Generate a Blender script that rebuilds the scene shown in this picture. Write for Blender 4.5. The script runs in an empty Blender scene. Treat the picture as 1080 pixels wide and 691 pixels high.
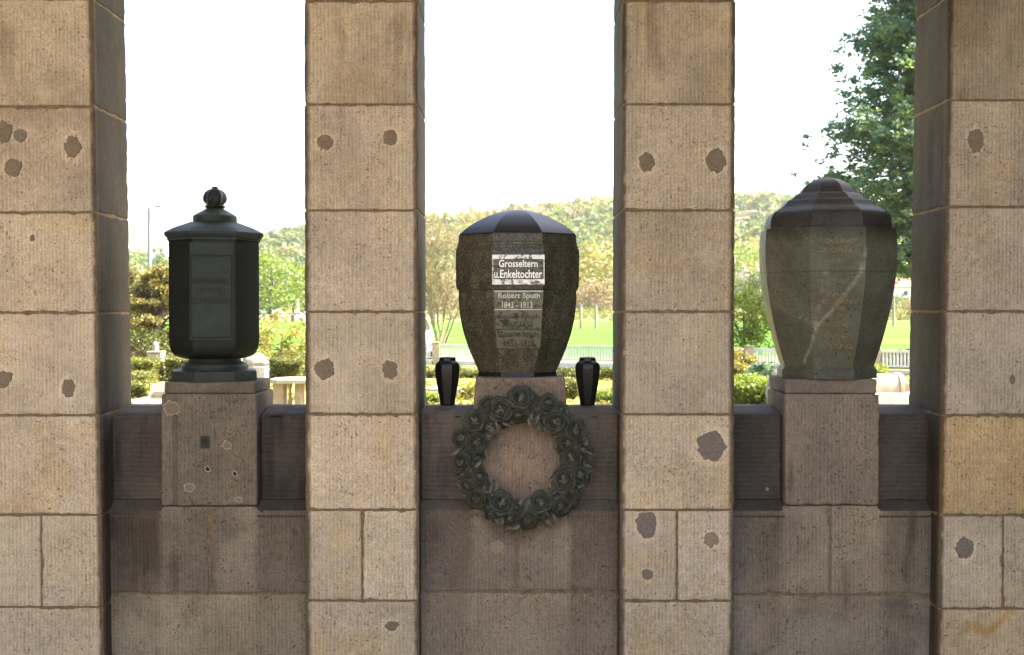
import bpy, math, random
import numpy as np
from mathutils import Euler, Vector, Matrix
random.seed(7); RNG = np.random.default_rng(7)
scene = bpy.context.scene
COL = scene.collection
rad = math.radians

# ------------------------------------------------------------------ camera
F = 1200.0; CX, CY = 540.0, 345.5
CAM = np.array([0.0, -4.8, 1.6])
ROT = Euler((rad(90) - math.atan(17.5 / F), 0, math.atan(3 / F)), 'XYZ')
RM = np.array(ROT.to_matrix())
cd = bpy.data.cameras.new('camera'); cam = bpy.data.objects.new('camera', cd)
COL.objects.link(cam); cam.location = CAM; cam.rotation_euler = ROT
cd.sensor_width = 36; cd.lens = 36 * F / 1080; cd.clip_end = 6000; cd.clip_start = 0.05
cd.dof.use_dof = True; cd.dof.focus_distance = 4.95; cd.dof.aperture_fstop = 6.3
scene.camera = cam

def W(px, py, Y):
    """point of the plane y = Y seen at photograph position px, py"""
    d = RM @ np.array([(px - CX) / F, -(py - CY) / F, -1.0])
    return CAM + d * ((Y - CAM[1]) / d[1])
def WX(px, Y, py=345): return float(W(px, py, Y)[0])
def WZ(py, Y, px=540): return float(W(px, py, Y)[2])
def S(Y): return (Y + 4.8) / F
def GY(py): return 1.6 * F / (py - 328.0) - 4.8       # y of the ground seen at row py
def proj(P):
    q = (np.asarray(P) - CAM) @ RM
    return CX + F * q[:, 0] / -q[:, 2], CY - F * q[:, 1] / -q[:, 2]

# ------------------------------------------------------------------ noise
def _h(ix, iy, iz, seed):
    n = (ix * 374761393 + iy * 668265263 + iz * 2147483647 + seed * 974634777) & 0xffffffff
    n = ((n ^ (n >> 13)) * 1274126177) & 0xffffffff
    n = (n ^ (n >> 16))
    return (n & 0xffff) / 65535.0
def vnoise(P, scale=1.0, seed=0):
    P = np.asarray(P, float) * scale
    i = np.floor(P).astype(np.int64); f = P - i; f = f * f * (3 - 2 * f)
    r = 0
    for dx in (0, 1):
        for dy in (0, 1):
            for dz in (0, 1):
                w = (f[:, 0] if dx else 1 - f[:, 0]) * (f[:, 1] if dy else 1 - f[:, 1]) * (f[:, 2] if dz else 1 - f[:, 2])
                r = r + w * _h(i[:, 0] + dx, i[:, 1] + dy, i[:, 2] + dz, seed)
    return r
def fbm(P, scale=1.0, seed=0, o=4):
    r = 0; a = .5; t = 0
    for k in range(o):
        r = r + a * vnoise(P, scale * 2 ** k, seed + k * 17); t += a; a *= .5
    return r / t
def sstep(a, b, x):
    t = np.clip((x - a) / (b - a), 0, 1); return t * t * (3 - 2 * t)

# ------------------------------------------------------------------ object helpers
ORG = {}
def tag(o, label=None, cat=None, group=None, kind=None):
    if label: o['label'] = label
    if cat: o['category'] = cat
    if group: o['group'] = group
    if kind: o['kind'] = kind
    return o
def thing(name, loc, label, cat, group=None):
    o = bpy.data.objects.new(name, None); COL.objects.link(o)
    o.empty_display_size = .1; o.location = loc; ORG[o.name] = np.array(loc, float)
    return tag(o, label, cat, group)
def make(name, V, FS, mat, parent=None, tone=None, smooth=None, kind=None, label=None, tint=None):
    V = np.asarray(V, float).reshape(-1, 3)
    org = ORG[parent.name] if parent is not None else np.zeros(3)
    me = bpy.data.meshes.new(name)
    me.from_pydata((V - org).tolist(), [], FS if isinstance(FS, list) else FS.tolist())
    if tone is not None:
        a = me.color_attributes.new('tone', 'FLOAT_COLOR', 'POINT')
        c = np.ones((len(V), 4), np.float32); c[:, :3] = tone
        a.data.foreach_set('color', c.ravel())
    if tint is not None:
        a = me.attributes.new('tint', 'FLOAT', 'POINT'); a.data.foreach_set('value', np.asarray(tint, np.float32))
    me.materials.append(mat)
    if smooth is not None:
        me.polygons.foreach_set('use_smooth', np.ones(len(me.polygons), bool))
        if smooth < 180: me.set_sharp_from_angle(angle=rad(smooth))
    me.update()
    o = bpy.data.objects.new(name, me); COL.objects.link(o)
    if parent is not None: o.parent = parent
    ORG[o.name] = org
    if kind: o['kind'] = kind
    if label: o['label'] = label
    return o
class MB:
    def __init__(s): s.V = []; s.F = []; s.n = 0; s.T = []
    def add(s, V, FS, t=None):
        V = np.asarray(V, float).reshape(-1, 3)
        s.V.append(V); s.F += [[i + s.n for i in f] for f in (FS if isinstance(FS, list) else FS.tolist())]
        s.n += len(V)
        if t is not None: s.T.append(np.broadcast_to(np.asarray(t, float), (len(V),)))
        return s
    def box(s, x0, x1, y0, y1, z0, z1, bev=0.0):
        if bev <= 0:
            V = [(x, y, z) for x in (x0, x1) for y in (y0, y1) for z in (z0, z1)]
            return s.add(V, [[0, 1, 3, 2], [4, 6, 7, 5], [0, 4, 5, 1], [2, 3, 7, 6], [0, 2, 6, 4], [1, 5, 7, 3]])
        return s.add(*rbox((x0, y0, z0), (x1, y1, z1), bev, 9))
    def tube(s, pts, r, n=8, cap=True):
        pts = np.asarray(pts, float); rr = np.broadcast_to(np.asarray(r, float), (len(pts),))
        V = []; up = np.array([.13, .21, .97])
        for i, p in enumerate(pts):
            d = pts[min(i + 1, len(pts) - 1)] - pts[max(i - 1, 0)]; d = d / (np.linalg.norm(d) + 1e-9)
            a = np.cross(d, up); 
            if np.linalg.norm(a) < .05: a = np.cross(d, [1, 0, 0])
            a /= np.linalg.norm(a); b = np.cross(d, a)
            for k in range(n):
                t = 2 * math.pi * k / n
                V.append(p + rr[i] * (a * math.cos(t) + b * math.sin(t)))
        FS = [[i * n + k, i * n + (k + 1) % n, (i + 1) * n + (k + 1) % n, (i + 1) * n + k] for i in range(len(pts) - 1) for k in range(n)]
        if cap: FS += [list(range(n))[::-1], [(len(pts) - 1) * n + k for k in range(n)]]
        return s.add(V, FS)
    def lathe(s, prof, c, n=24, sy=1.0, sq=None):
        """prof: list of (radius, z)"""
        V = []
        for r, z in prof:
            for k in range(n):
                t = 2 * math.pi * (k + .5) / n
                V.append((c[0] + r * math.cos(t), c[1] + sy * r * math.sin(t), z))
        m = len(prof)
        FS = [[i * n + k, i * n + (k + 1) % n, (i + 1) * n + (k + 1) % n, (i + 1) * n + k] for i in range(m - 1) for k in range(n)]
        FS += [list(range(n))[::-1], [(m - 1) * n + k for k in range(n)]]
        return s.add(V, FS)
    def build(s, name, mat, parent=None, **k):
        if s.T and 'tint' not in k: k['tint'] = np.concatenate(s.T)
        return make(name, np.concatenate(s.V), s.F, mat, parent, **k)

def rbox(a, b, r, step_n=None, step=None, chip=0.0, seed=0):
    """box with rounded, optionally chipped arrises"""
    a = np.array(a, float); b = np.array(b, float)
    def lines(lo, hi):
        L = hi - lo; n = max(1, int(round(L / step))) if step else 1
        e = [lo, lo + .3 * r, lo + .65 * r, lo + r] + ([lo + r + .005, lo + r + .010] if step and L > .1 else [])
        mid = list(np.linspace(lo + r + (.010 if step and L > .1 else 0), hi - r - (.010 if step and L > .1 else 0), n + 1))[1:-1]
        return np.array(e + mid + ([hi - r - .010, hi - r - .005] if step and L > .1 else []) + [hi - r, hi - .65 * r, hi - .3 * r, hi])
    LX = [lines(a[k], b[k]) for k in range(3)]
    V = []; FS = []; n0 = 0
    for ax in range(3):
        u, v = [(1, 2), (0, 2), (0, 1)][ax]
        gu, gv = np.meshgrid(LX[u], LX[v], indexing='ij'); nu, nv = gu.shape
        for side in (0, 1):
            P = np.zeros((nu * nv, 3)); P[:, u] = gu.ravel(); P[:, v] = gv.ravel(); P[:, ax] = (a, b)[side][ax]
            V.append(P)
            idx = np.arange(nu * nv).reshape(nu, nv) + n0
            q = np.stack([idx[:-1, :-1], idx[1:, :-1], idx[1:, 1:], idx[:-1, 1:]], -1).reshape(-1, 4)
            flip = (side == 0) ^ (ax == 1)
            FS += (q[:, ::-1] if flip else q).tolist()
            n0 += nu * nv
    P = np.concatenate(V)
    q = np.clip(P, a + r, b - r); d = P - q; l = np.linalg.norm(d, axis=1, keepdims=True)
    P = q + d / np.maximum(l, 1e-9) * r
    if chip > 0:
        dist = np.sort(np.minimum(P - a, b - P), axis=1)[:, 1]          # distance to the nearest arris
        w = np.clip(1 - dist / (.022), 0, 1) ** 1.5
        n = np.clip(fbm(P, 34, seed, 3) - .42, 0, 1) * 3.2
        cen = (a + b) / 2; dirn = (cen - P); dirn /= np.linalg.norm(dirn, axis=1, keepdims=True)
        P = P + dirn * (w * n * chip)[:, None]
    return P, FS

# ------------------------------------------------------------------ materials
class NT:
    def __init__(s, name):
        s.m = bpy.data.materials.new(name); s.m.use_nodes = True
        s.t = s.m.node_tree; s.t.nodes.clear()
        s.out = s.n('ShaderNodeOutputMaterial')
    def n(s, t, **k):
        x = s.t.nodes.new(t)
        for a, b in k.items(): setattr(x, a, b)
        return x
    def l(s, a, b): s.t.links.new(a, b)
    def put(s, sock, v):
        if hasattr(v, 'links') or isinstance(v, bpy.types.NodeSocket): s.l(v, sock)
        else: sock.default_value = v
    def math(s, op, a, b=0.0, c=None, clamp=False):
        x = s.n('ShaderNodeMath', operation=op, use_clamp=clamp); s.put(x.inputs[0], a); s.put(x.inputs[1], b)
        if c is not None: s.put(x.inputs[2], c)
        return x.outputs[0]
    def noise(s, vec, scale, detail=3, rough=.55):
        x = s.n('ShaderNodeTexNoise'); s.l(vec, x.inputs['Vector'])
        x.inputs['Scale'].default_value = scale; x.inputs['Detail'].default_value = detail; x.inputs['Roughness'].default_value = rough
        return x.outputs['Fac']
    def mapr(s, v, a, b, c, d, smooth=False):
        x = s.n('ShaderNodeMapRange'); s.put(x.inputs[0], v)
        if smooth: x.interpolation_type = 'SMOOTHSTEP'
        for i, q in enumerate((a, b, c, d)): x.inputs[i + 1].default_value = q
        return x.outputs[0]
    def mix(s, f, a, b, mode='MIX'):
        x = s.n('ShaderNodeMix', data_type='RGBA', blend_type=mode)
        s.put(x.inputs[0], f); s.put(x.inputs[6], a if not isinstance(a, tuple) else (*a, 1)[:4]); s.put(x.inputs[7], b if not isinstance(b, tuple) else (*b, 1)[:4])
        return x.outputs[2]
    def scalec(s, c, f):
        x = s.n('ShaderNodeVectorMath', operation='SCALE'); s.put(x.inputs[0], c); s.put(x.inputs['Scale'], f); return x.outputs[0]
    def pos(s): return s.n('ShaderNodeNewGeometry').outputs['Position']
    def vscale(s, v, k):
        x = s.n('ShaderNodeVectorMath', operation='MULTIPLY'); s.l(v, x.inputs[0]); x.inputs[1].default_value = k; return x.outputs[0]
    def attr(s, name): return s.n('ShaderNodeAttribute', attribute_name=name)
    def bump(s, h, dist, strength=1.0):
        x = s.n('ShaderNodeBump'); s.l(h, x.inputs['Height']); x.inputs['Distance'].default_value = dist; x.inputs['Strength'].default_value = strength
        return x.outputs['Normal']
    def bsdf(s, col, rough=.8, metal=0.0, normal=None, spec=None, coat=None):
        b = s.n('ShaderNodeBsdfPrincipled')
        s.put(b.inputs['Base Color'], (*col, 1) if isinstance(col, tuple) else col)
        s.put(b.inputs['Roughness'], rough); s.put(b.inputs['Metallic'], metal)
        if spec is not None: b.inputs['Specular IOR Level'].default_value = spec
        if coat: b.inputs['Coat Weight'].default_value = coat; b.inputs['Coat Roughness'].default_value = .12
        if normal is not None: s.l(normal, b.inputs['Normal'])
        s.l(b.outputs[0], s.out.inputs[0]); return b

def stone_mat(name, horiz=False, groove=1.0, pits=1.0, rough=.88):
    t = NT(name); p = t.pos()
    tone = t.attr('tone').outputs['Color']
    sx = t.n('ShaderNodeSeparateXYZ'); t.l(p, sx.inputs[0])
    base = sx.outputs[2] if horiz else t.math('ADD', sx.outputs[0], sx.outputs[1])
    stretch = t.vscale(p, (3, 3, 18) if horiz else (18, 18, 3))
    wob = t.noise(stretch, 1.6, 3)
    ph = t.math('ADD', base, t.math('MULTIPLY', t.math('SUBTRACT', wob, .5), .011))
    wave = t.math('SINE', t.math('MULTIPLY', ph, 2 * math.pi / (.021 if horiz else .0162)))
    w01 = t.math('MULTIPLY_ADD', wave, .5, .5)
    dash = t.noise(t.vscale(p, (40, 40, 160) if horiz else (160, 160, 40)), 1.0, 2)      # broken chisel strokes
    big = t.noise(p, 5.0, 4, .6); mid = t.noise(p, 34, 4, .65); fine = t.noise(p, 260, 2, .6)
    pn = t.noise(p, 95, 2, .5); pit = t.mapr(pn, .63, .68, 0, 1, True)
    gate = t.mapr(t.noise(p, 9, 2), .40, .58, .2, 1, True)
    pit = t.math('MULTIPLY', t.math('MULTIPLY', pit, gate), pits)
    f = t.math('MULTIPLY', t.mapr(big, .3, .7, .88, 1.10), t.mapr(mid, .3, .7, .85, 1.12))
    f = t.math('MULTIPLY', f, t.mapr(fine, .3, .7, .74, 1.2)); f = t.math('MULTIPLY', f, t.mapr(t.noise(p, 135, 3, .7), .35, .65, .86, 1.12))
    gr = t.math('MULTIPLY', t.math('SUBTRACT', 1.0, w01), t.mapr(dash, .35, .65, .3, 1.0))
    gmask = t.mapr(t.noise(p, 7, 3), .36, .6, .35, 1.0)
    f = t.math('MULTIPLY', f, t.math('SUBTRACT', 1.0, t.math('MULTIPLY', t.math('MULTIPLY', gr, gmask), .30 * groove)))
    c = t.scalec(tone, f)
    warm = t.mix(t.mapr(t.noise(p, 3.1, 3), .45, .7, 0, .5), (1, 1, 1), (1.06, .98, .86))
    c = t.mix(1.0, c, warm, 'MULTIPLY')
    c = t.mix(t.math('MULTIPLY', pit, .75), c, (.07, .042, .022))
    h = t.math('MULTIPLY', t.math('MULTIPLY', w01, t.mapr(dash, .3, .7, .5, 1.0)), t.math('MULTIPLY', gmask, .55 * groove))
    h = t.math('ADD', h, t.math('MULTIPLY', mid, .55)); h = t.math('ADD', h, t.math('MULTIPLY', fine, .5))
    h = t.math('SUBTRACT', h, t.math('MULTIPLY', pit, .9))
    t.bsdf(c, rough, 0, t.bump(h, .0032), spec=.25)
    return t.m
M = {}
M['stone'] = stone_mat('tooled_sandstone'); M['stone_h'] = stone_mat('cross_tooled_sandstone', horiz=True, pits=.5)
M['stone_smooth'] = stone_mat('smooth_sandstone', groove=.25, pits=.5)

def simple(name, col, rough=.7, metal=0.0, var=.15, scale=20, bump=0.0, spec=.4, coat=None, bscale=120):
    t = NT(name); p = t.pos()
    n = t.noise(p, scale, 4, .6)
    c = t.scalec(t.mix(0.0, tuple(col), tuple(col)), t.mapr(n, .25, .75, 1 - var, 1 + var))
    nm = t.bump(t.noise(p, bscale, 3), bump) if bump else None
    t.bsdf(c, rough, metal, nm, spec, coat); return t.m
M['mortar'] = simple('mortar', (.185, .130, .074), .95, var=.4, scale=60, bump=.004)
M['patch_brown'] = simple('brown_repair_mortar', (.205, .158, .108), .95, var=.35, scale=150, bump=.003, spec=.15)
M['patch_grey'] = simple('grey_repair_mortar', (.20, .165, .130), .95, var=.35, scale=150, bump=.003, spec=.15)
M['patch_pale'] = simple('pale_repair_mortar', (.30, .225, .155), .95, var=.4, scale=150, bump=.003, spec=.15)
M['spall'] = simple('fresh_stone_spall', (.46, .39, .30), .9, var=.15, scale=80, bump=.002)
M['hole'] = simple('hole_interior', (.03, .024, .018), .95)
M['plaster'] = simple('ceiling_plaster', (.42, .37, .30), .9, var=.08, scale=3)
M['baffle'] = simple('dark_baffle', (.10, .085, .065), .9, var=.2, scale=3)  # surface of the unseen walls added to narrow the daylight
M['iron'] = simple('dark_cast_iron', (.0070, .0100, .0082), .5, 0, var=.35, scale=14, bump=.0012, bscale=240, spec=.3)
M['iron_panel'] = simple('lightened_iron', (.033, .0405, .0345), .55, 0, var=.22, scale=18, bump=.0010, bscale=260, spec=.2)  # paler copy of the iron, paints top light onto lid and foot
M['bronze'] = simple('dark_green_bronze', (.036, .037, .025), .62, .1, var=.4, scale=26, bump=.0016, bscale=150)
def bronze():
    t = NT('dark_green_bronze'); p = t.pos(); pt = t.n('ShaderNodeNewGeometry').outputs['Pointiness']
    n = t.noise(p, 30, 4, .6); c = t.mix(t.mapr(n, .35, .65, 0, 1), (.026, .030, .019), (.064, .062, .040))
    c = t.mix(t.mapr(pt, .50, .57, 0, .85), c, (.19, .168, .115))  # lighter worn edges also paint petal highlights into the colour
    t.bsdf(c, .55, 0, t.bump(t.noise(p, 160, 3), .0018), spec=.3); return t.m
M['bronze'] = bronze()
M['dome'] = simple('polished_dark_granite', (.012, .0115, .011), .46, 0, var=.35, scale=90, spec=.35)
M['vase'] = simple('black_polished_stone', (.012, .0115, .011), .34, 0, var=.4, scale=60, spec=.35)

def granite(name, c0, c1, rough=.5):
    t = NT(name); p = t.pos()
    a = t.noise(p, 120, 3, .7); b = t.noise(p, 26, 4, .6); d = t.noise(t.vscale(p, (1, 1, .25)), 14, 3)
    c = t.mix(t.mapr(a, .36, .66, 0, 1), c0, c1)
    c = t.scalec(c, t.math('MULTIPLY', t.mapr(b, .3, .7, .6, 1.4), t.mapr(d, .3, .7, .75, 1.25)))
    t.bsdf(c, t.mapr(b, .3, .7, rough - .12, rough + .15), 0, t.bump(a, .0007), spec=.45); return t.m
M['granite'] = granite('olive_brown_granite', (.014, .013, .007), (.128, .114, .068), .5)
def serpentine():
    t = NT('pitted_green_stone'); p = t.pos(); tone = t.attr('tone').outputs['Color']
    a = t.noise(p, 90, 4, .65); b = t.noise(p, 9, 4, .6)
    vo = t.n('ShaderNodeTexVoronoi'); t.l(p, vo.inputs['Vector']); vo.inputs['Scale'].default_value = 42
    hole = t.math('MULTIPLY', t.mapr(vo.outputs['Distance'], .13, .20, 1, 0), t.mapr(t.noise(p, 30, 2), .47, .55, 0, 1))
    c = t.scalec(tone, t.math('MULTIPLY', t.mapr(a, .3, .7, .72, 1.28), t.mapr(b, .3, .7, .75, 1.25)))
    c = t.mix(t.math('MULTIPLY', hole, .85), c, (.008, .008, .006))
    h = t.math('SUBTRACT', t.math('MULTIPLY', a, .4), hole)
    t.bsdf(c, .6, 0, t.bump(h, .0022), spec=.35); return t.m
M['serp'] = serpentine()
def plate(name, col, rough, metal):
    t = NT(name); p = t.pos()
    s = t.noise(t.vscale(p, (1, 1, 1.6)), 38, 5, .7); g = t.noise(p, 160, 3, .6)
    grime = t.mapr(s, .50, .62, 0, 1, True)
    c = t.mix(grime, col, (col[0] * .28, col[1] * .25, col[2] * .2))
    t.bsdf(c, t.math('ADD', t.mapr(grime, 0, 1, rough, .6), t.math('MULTIPLY', g, .1)), t.mapr(grime, 0, 1, metal, metal * .5), t.bump(s, .0008)); return t.m
M['plate_field'] = plate('tarnished_metal_plate', (.15, .13, .095), .6, .1)
M['plate_rim'] = plate('bare_bright_metal', (.60, .59, .57), .34, .9)
M['plate_letter'] = simple('raised_bright_letters', (.78, .76, .72), .4, .7, var=.1)
M['plate_old'] = plate('dull_bronze_plate', (.155, .145, .095), .55, .2)
M['letter_dull'] = simple('worn_raised_letters', (.55, .52, .44), .45, .6, var=.25, scale=60)
M['letter_dark'] = simple('blackened_letters', (.045, .042, .032), .7, .2, var=.4, scale=80)
M['gold'] = simple('faded_gilt_letters', (.235, .165, .072), .7, 0, var=.7, scale=60)
M['iron_letter'] = simple('raised_iron_letters', (.008, .01, .009), .5, .2)

def leaf_mat(name, stops, trans=.4, rough=.6):
    t = NT(name); at = t.attr('tint').outputs['Fac']
    r = t.n('ShaderNodeValToRGB'); t.l(at, r.inputs[0]); cr = r.color_ramp
    while len(cr.elements) < len(stops): cr.elements.new(.5)
    for e, (q, c) in zip(cr.elements, stops): e.position = q; e.color = (*c, 1)
    d = t.n('ShaderNodeBsdfDiffuse'); tr = t.n('ShaderNodeBsdfTranslucent'); g = t.n('ShaderNodeBsdfGlossy')
    t.l(r.outputs[0], d.inputs[0]); t.l(t.mix(1.0, r.outputs[0], (1.15, 1.1, .55), 'MULTIPLY'), tr.inputs[0]); g.inputs['Roughness'].default_value = .5
    g.inputs[0].default_value = (.5, .5, .5, 1)
    m = t.n('ShaderNodeMixShader'); m.inputs[0].default_value = trans; t.l(d.outputs[0], m.inputs[1]); t.l(tr.outputs[0], m.inputs[2])
    m2 = t.n('ShaderNodeMixShader'); m2.inputs[0].default_value = .05; t.l(m.outputs[0], m2.inputs[1]); t.l(g.outputs[0], m2.inputs[2])
    t.l(m2.outputs[0], t.out.inputs[0]); return t.m
M['leaf_dark'] = leaf_mat('dark_green_needles', [(0, (.050, .105, .090)), (.45, (.095, .165, .095)), (.75, (.14, .20, .055)), (1, (.20, .25, .07))], .5)
M['leaf_gold'] = leaf_mat('golden_conifer_foliage', [(0, (.050, .038, .012)), (.5, (.115, .100, .026)), (1, (.215, .185, .045))], .35)
M['leaf_box'] = leaf_mat('clipped_box_leaves', [(0, (.035, .046, .010)), (.5, (.115, .125, .022)), (1, (.23, .22, .035))], .35)
M['leaf_bright'] = leaf_mat('bright_spring_leaves', [(0, (.045, .085, .010)), (.5, (.115, .165, .020)), (1, (.20, .25, .04))], .45)
M['leaf_yellow'] = leaf_mat('yellow_spring_leaves', [(0, (.10, .095, .02)), (.5, (.19, .165, .035)), (1, (.27, .24, .07))], .45)
M['leaf_wood'] = leaf_mat('hillside_tree_leaves', [(0, (.030, .055, .022)), (.2, (.062, .105, .028)), (.42, (.110, .155, .036)), (.6, (.165, .178, .044)), (.78, (.195, .158, .078)), (1, (.21, .155, .105))], .40)
M['hedge_core'] = simple('inner_hedge_green', (.035, .040, .012), .95, var=.5, scale=14, bump=.03, bscale=40, spec=.1)
M['bark'] = simple('bark', (.085, .062, .045), .9, var=.35, scale=8, bump=.02, bscale=20)
M['twig'] = simple('pale_twigs', (.21, .15, .085), .9, var=.3, scale=6)
M['white'] = simple('white_painted_concrete', (.47, .46, .42), .8, var=.15, scale=6)
M['concrete'] = simple('brown_weathered_concrete', (.27, .215, .15), .9, var=.2, scale=10, bump=.004)
M['pale_stone'] = simple('pale_grave_stone', (.27, .235, .18), .85, var=.18, scale=9, bump=.004)
M['rose_stone'] = simple('reddish_grave_stone', (.27, .205, .15), .85, var=.25, scale=10, bump=.006)
M['grey_stone'] = simple('grey_lichen_stone', (.22, .20, .17), .9, var=.35, scale=14, bump=.008, bscale=30)
M['metal_grey'] = simple('galvanised_steel', (.16, .165, .17), .5, .3, var=.08)
M['wire_post'] = simple('weathered_wooden_post', (.23, .19, .13), .9, var=.2)
M['house_white'] = simple('white_render', (.62, .58, .52), .9, var=.06, scale=.5)
M['house_pink'] = simple('pinkish_render', (.55, .42, .34), .9, var=.06, scale=.5)
M['tiles'] = simple('red_roof_tiles', (.33, .13, .075), .85, var=.2, scale=1.2)
M['glass'] = simple('dark_window_glass', (.03, .035, .04), .1, 0, var=.1, spec=.5)
M['car_white'] = simple('white_car_paint', (.62, .64, .67), .25, 0, var=.03, spec=.5, coat=.6)
M['tyre'] = simple('rubber', (.02, .02, .02), .85)
M['rim'] = simple('alloy_rim', (.4, .4, .41), .35, .8)
M['lamp_red'] = simple('red_lamp_glass', (.35, .02, .015), .2)
M['plate_white'] = simple('white_number_plate', (.7, .7, .66), .5)

def ground_mat(name, a, b, c, s1, s2):
    t = NT(name); p = t.pos()
    x = t.noise(p, s1, 5, .65); y = t.noise(p, s2, 4, .6)
    col = t.mix(t.mapr(x, .35, .65, 0, 1), a, b); col = t.mix(t.mapr(y, .5, .66, 0, 1), col, c)
    t.bsdf(col, .95, 0, t.bump(x, .03), spec=.1); return t.m
M['turf'] = ground_mat('cemetery_turf', (.11, .125, .025), (.20, .185, .045), (.30, .235, .12), 2.2, .9)
M['meadow'] = ground_mat('meadow_grass', (.036, .118, .006), (.052, .142, .010), (.070, .142, .014), .25, .06)
M['field'] = ground_mat('rough_field', (.12, .135, .045), (.17, .165, .06), (.19, .16, .08), .12, .05)
M['gravel'] = ground_mat('court_gravel', (.34, .28, .20), (.28, .23, .165), (.23, .19, .135), 30, 1.5)
M['road'] = ground_mat('pale_road', (.30, .29, .27), (.36, .34, .31), (.26, .25, .23), .6, .2)
M['hill'] = ground_mat('hill_slope', (.13, .14, .05), (.17, .165, .065), (.20, .16, .09), .05, .02)
M['terrace'] = simple('dry_terrace_walls', (.24, .19, .14), .95, var=.3, scale=.4)

# ------------------------------------------------------------------ masonry
PF, PAR, PAN, BK = 0.0, 0.09, 0.15, 0.40        # y of pier front, parapet front, recessed panel, back of wall
C = lambda *a: np.array(a, float)
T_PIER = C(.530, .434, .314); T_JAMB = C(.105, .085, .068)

def streaks(P, seed, thr=.55):
    Q = P * np.array([26.0, 26.0, 2.2]); return sstep(thr, thr + .20, fbm(Q, 1.0, seed, 4)) * sstep(.40, .62, fbm(P, 2.6, seed + 71, 3))

def tone_pier(P, tint, seed, top_dirt):
    px, py = proj(P)
    t = np.tile(T_PIER * np.array(tint), (len(P), 1))
    t *= (.86 + .28 * fbm(P, 4.0, seed))[:, None]
    # old soot: vertical run-off marks on the upper stones
    d = streaks(P, seed + 3, .52) * sstep(260, 20, py) * top_dirt
    d = np.maximum(d, .62 * top_dirt * sstep(.46, .70, fbm(P, 3.2, seed + 9)) * sstep(330, 60, py))
    t = t * (1 - d[:, None] * np.array([.44, .46, .47]))
    # ochre bloom
    o = sstep(.60, .74, fbm(P, 5.5, seed + 21)) * .5
    t = t * (1 - o[:, None] * np.array([.02, .10, .28]))
    return t
def halo(P, t, patches, seed):
    px, py = proj(P); n = fbm(P, 30, seed)
    for (cx, cy, rx, ry, kd) in patches:
        d = np.hypot((px - cx) / rx, (py - cy) / ry); w = sstep(1.75, 1.1, d + .7 * (n - .5)) * .24
        t = t * (1 + w)[:, None]
    return t
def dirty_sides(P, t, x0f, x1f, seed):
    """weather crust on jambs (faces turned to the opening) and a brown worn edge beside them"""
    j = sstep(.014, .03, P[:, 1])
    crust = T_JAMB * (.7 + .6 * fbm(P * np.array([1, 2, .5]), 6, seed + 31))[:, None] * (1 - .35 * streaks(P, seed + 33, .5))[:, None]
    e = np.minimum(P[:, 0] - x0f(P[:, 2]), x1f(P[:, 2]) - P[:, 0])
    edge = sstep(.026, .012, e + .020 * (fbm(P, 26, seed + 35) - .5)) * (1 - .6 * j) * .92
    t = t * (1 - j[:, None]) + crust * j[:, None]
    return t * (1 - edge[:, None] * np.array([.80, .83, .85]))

ROWS_MID = [None, 1, 110, 222, 329, 437.2, 538, 634, 735]
PIERS = [  # left edge (top,bottom px), right edge, course lines, split px, label, tints
    dict(l=(-24, -14), r=(98, 110), rows=[None, -2, 112, 224, 330, 438.3, 543.5, 641, 742], split=43.5, dirt=1.0,
         label='leftmost sandstone pier at the photo edge with four dark repair patches near one another', seed=11,
         tint={3: (1.02, 1.02, 1.0), 4: (1.04, 1.04, 1.04), 5: (1.04, 1.03, 1.0), 6: (1.03, 1.03, 1.0), 7: (1.03, 1.01, .97)}),
    dict(l=(320.5, 322.5), r=(440.5, 442.5), rows=ROWS_MID, split=382, dirt=.75,
         label='pale sandstone pier between the black urn and the wreath bay', seed=23,
         tint={4: (1.05, 1.05, 1.04), 5: (1.24, 1.21, 1.15), 6: (1.14, 1.13, 1.08), 7: (1.10, 1.08, 1.03)}),
    dict(l=(656, 653), r=(776, 773.5), rows=ROWS_MID, split=714, dirt=.75,
         label='sandstone pier between the wreath bay and the veined urn, one large round grey patch', seed=37,
         tint={4: (1.05, 1.05, 1.04), 5: (1.26, 1.23, 1.18), 6: (1.16, 1.14, 1.10), 7: (1.08, 1.05, 1.0)}),
    dict(l=(1000.5, 988), r=(1124, 1112), rows=[None, -4, 106, 218.5, 328.5, 438, 543.5, 642, 742], split=1058, dirt=1.0,
         label='rightmost sandstone pier with a yellow ochre block at the photo edge', seed=53,
         tint={1: (.80, .80, .80), 5: (1.04, .91, .66), 6: (1.05, 1.03, 1.0), 7: (1.02, .95, .82)}),
]
PATCH = {0: [(4, 139, 8, 11, 'brown'), (21.5, 143, 6.5, 6.5, 'grey'), (76, 155, 8.5, 11, 'brown'), (13.5, 177, 9.5, 8.5, 'brown'), (34, 251, 2.5, 3.5, 'brown'), (3, 399, 9, 9, 'brown'), (72, 409, 6.5, 9, 'brown')],
         1: [(343, 150, 8, 8, 'brown'), (411.5, 145.5, 7.5, 8, 'brown'), (342, 389, 10, 10, 'brown'), (411, 390, 7.5, 9.5, 'brown'), (413, 660, 7, 5, 'brown')],
         2: [(682.5, 171, 8, 10, 'brown'), (755.5, 169, 10, 12.5, 'brown'), (750, 471.5, 14.5, 15, 'grey'), (682, 553, 10, 13.5, 'grey'), (683, 606, 6, 5.5, 'grey'), (750, 569, 7.5, 7.5, 'pale')],
         3: [(1029, 147.5, 7.5, 11.5, 'brown'), (1017.5, 579, 9, 10.5, 'grey'), (1068, 400, 2.5, 5, 'brown')]}

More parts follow.
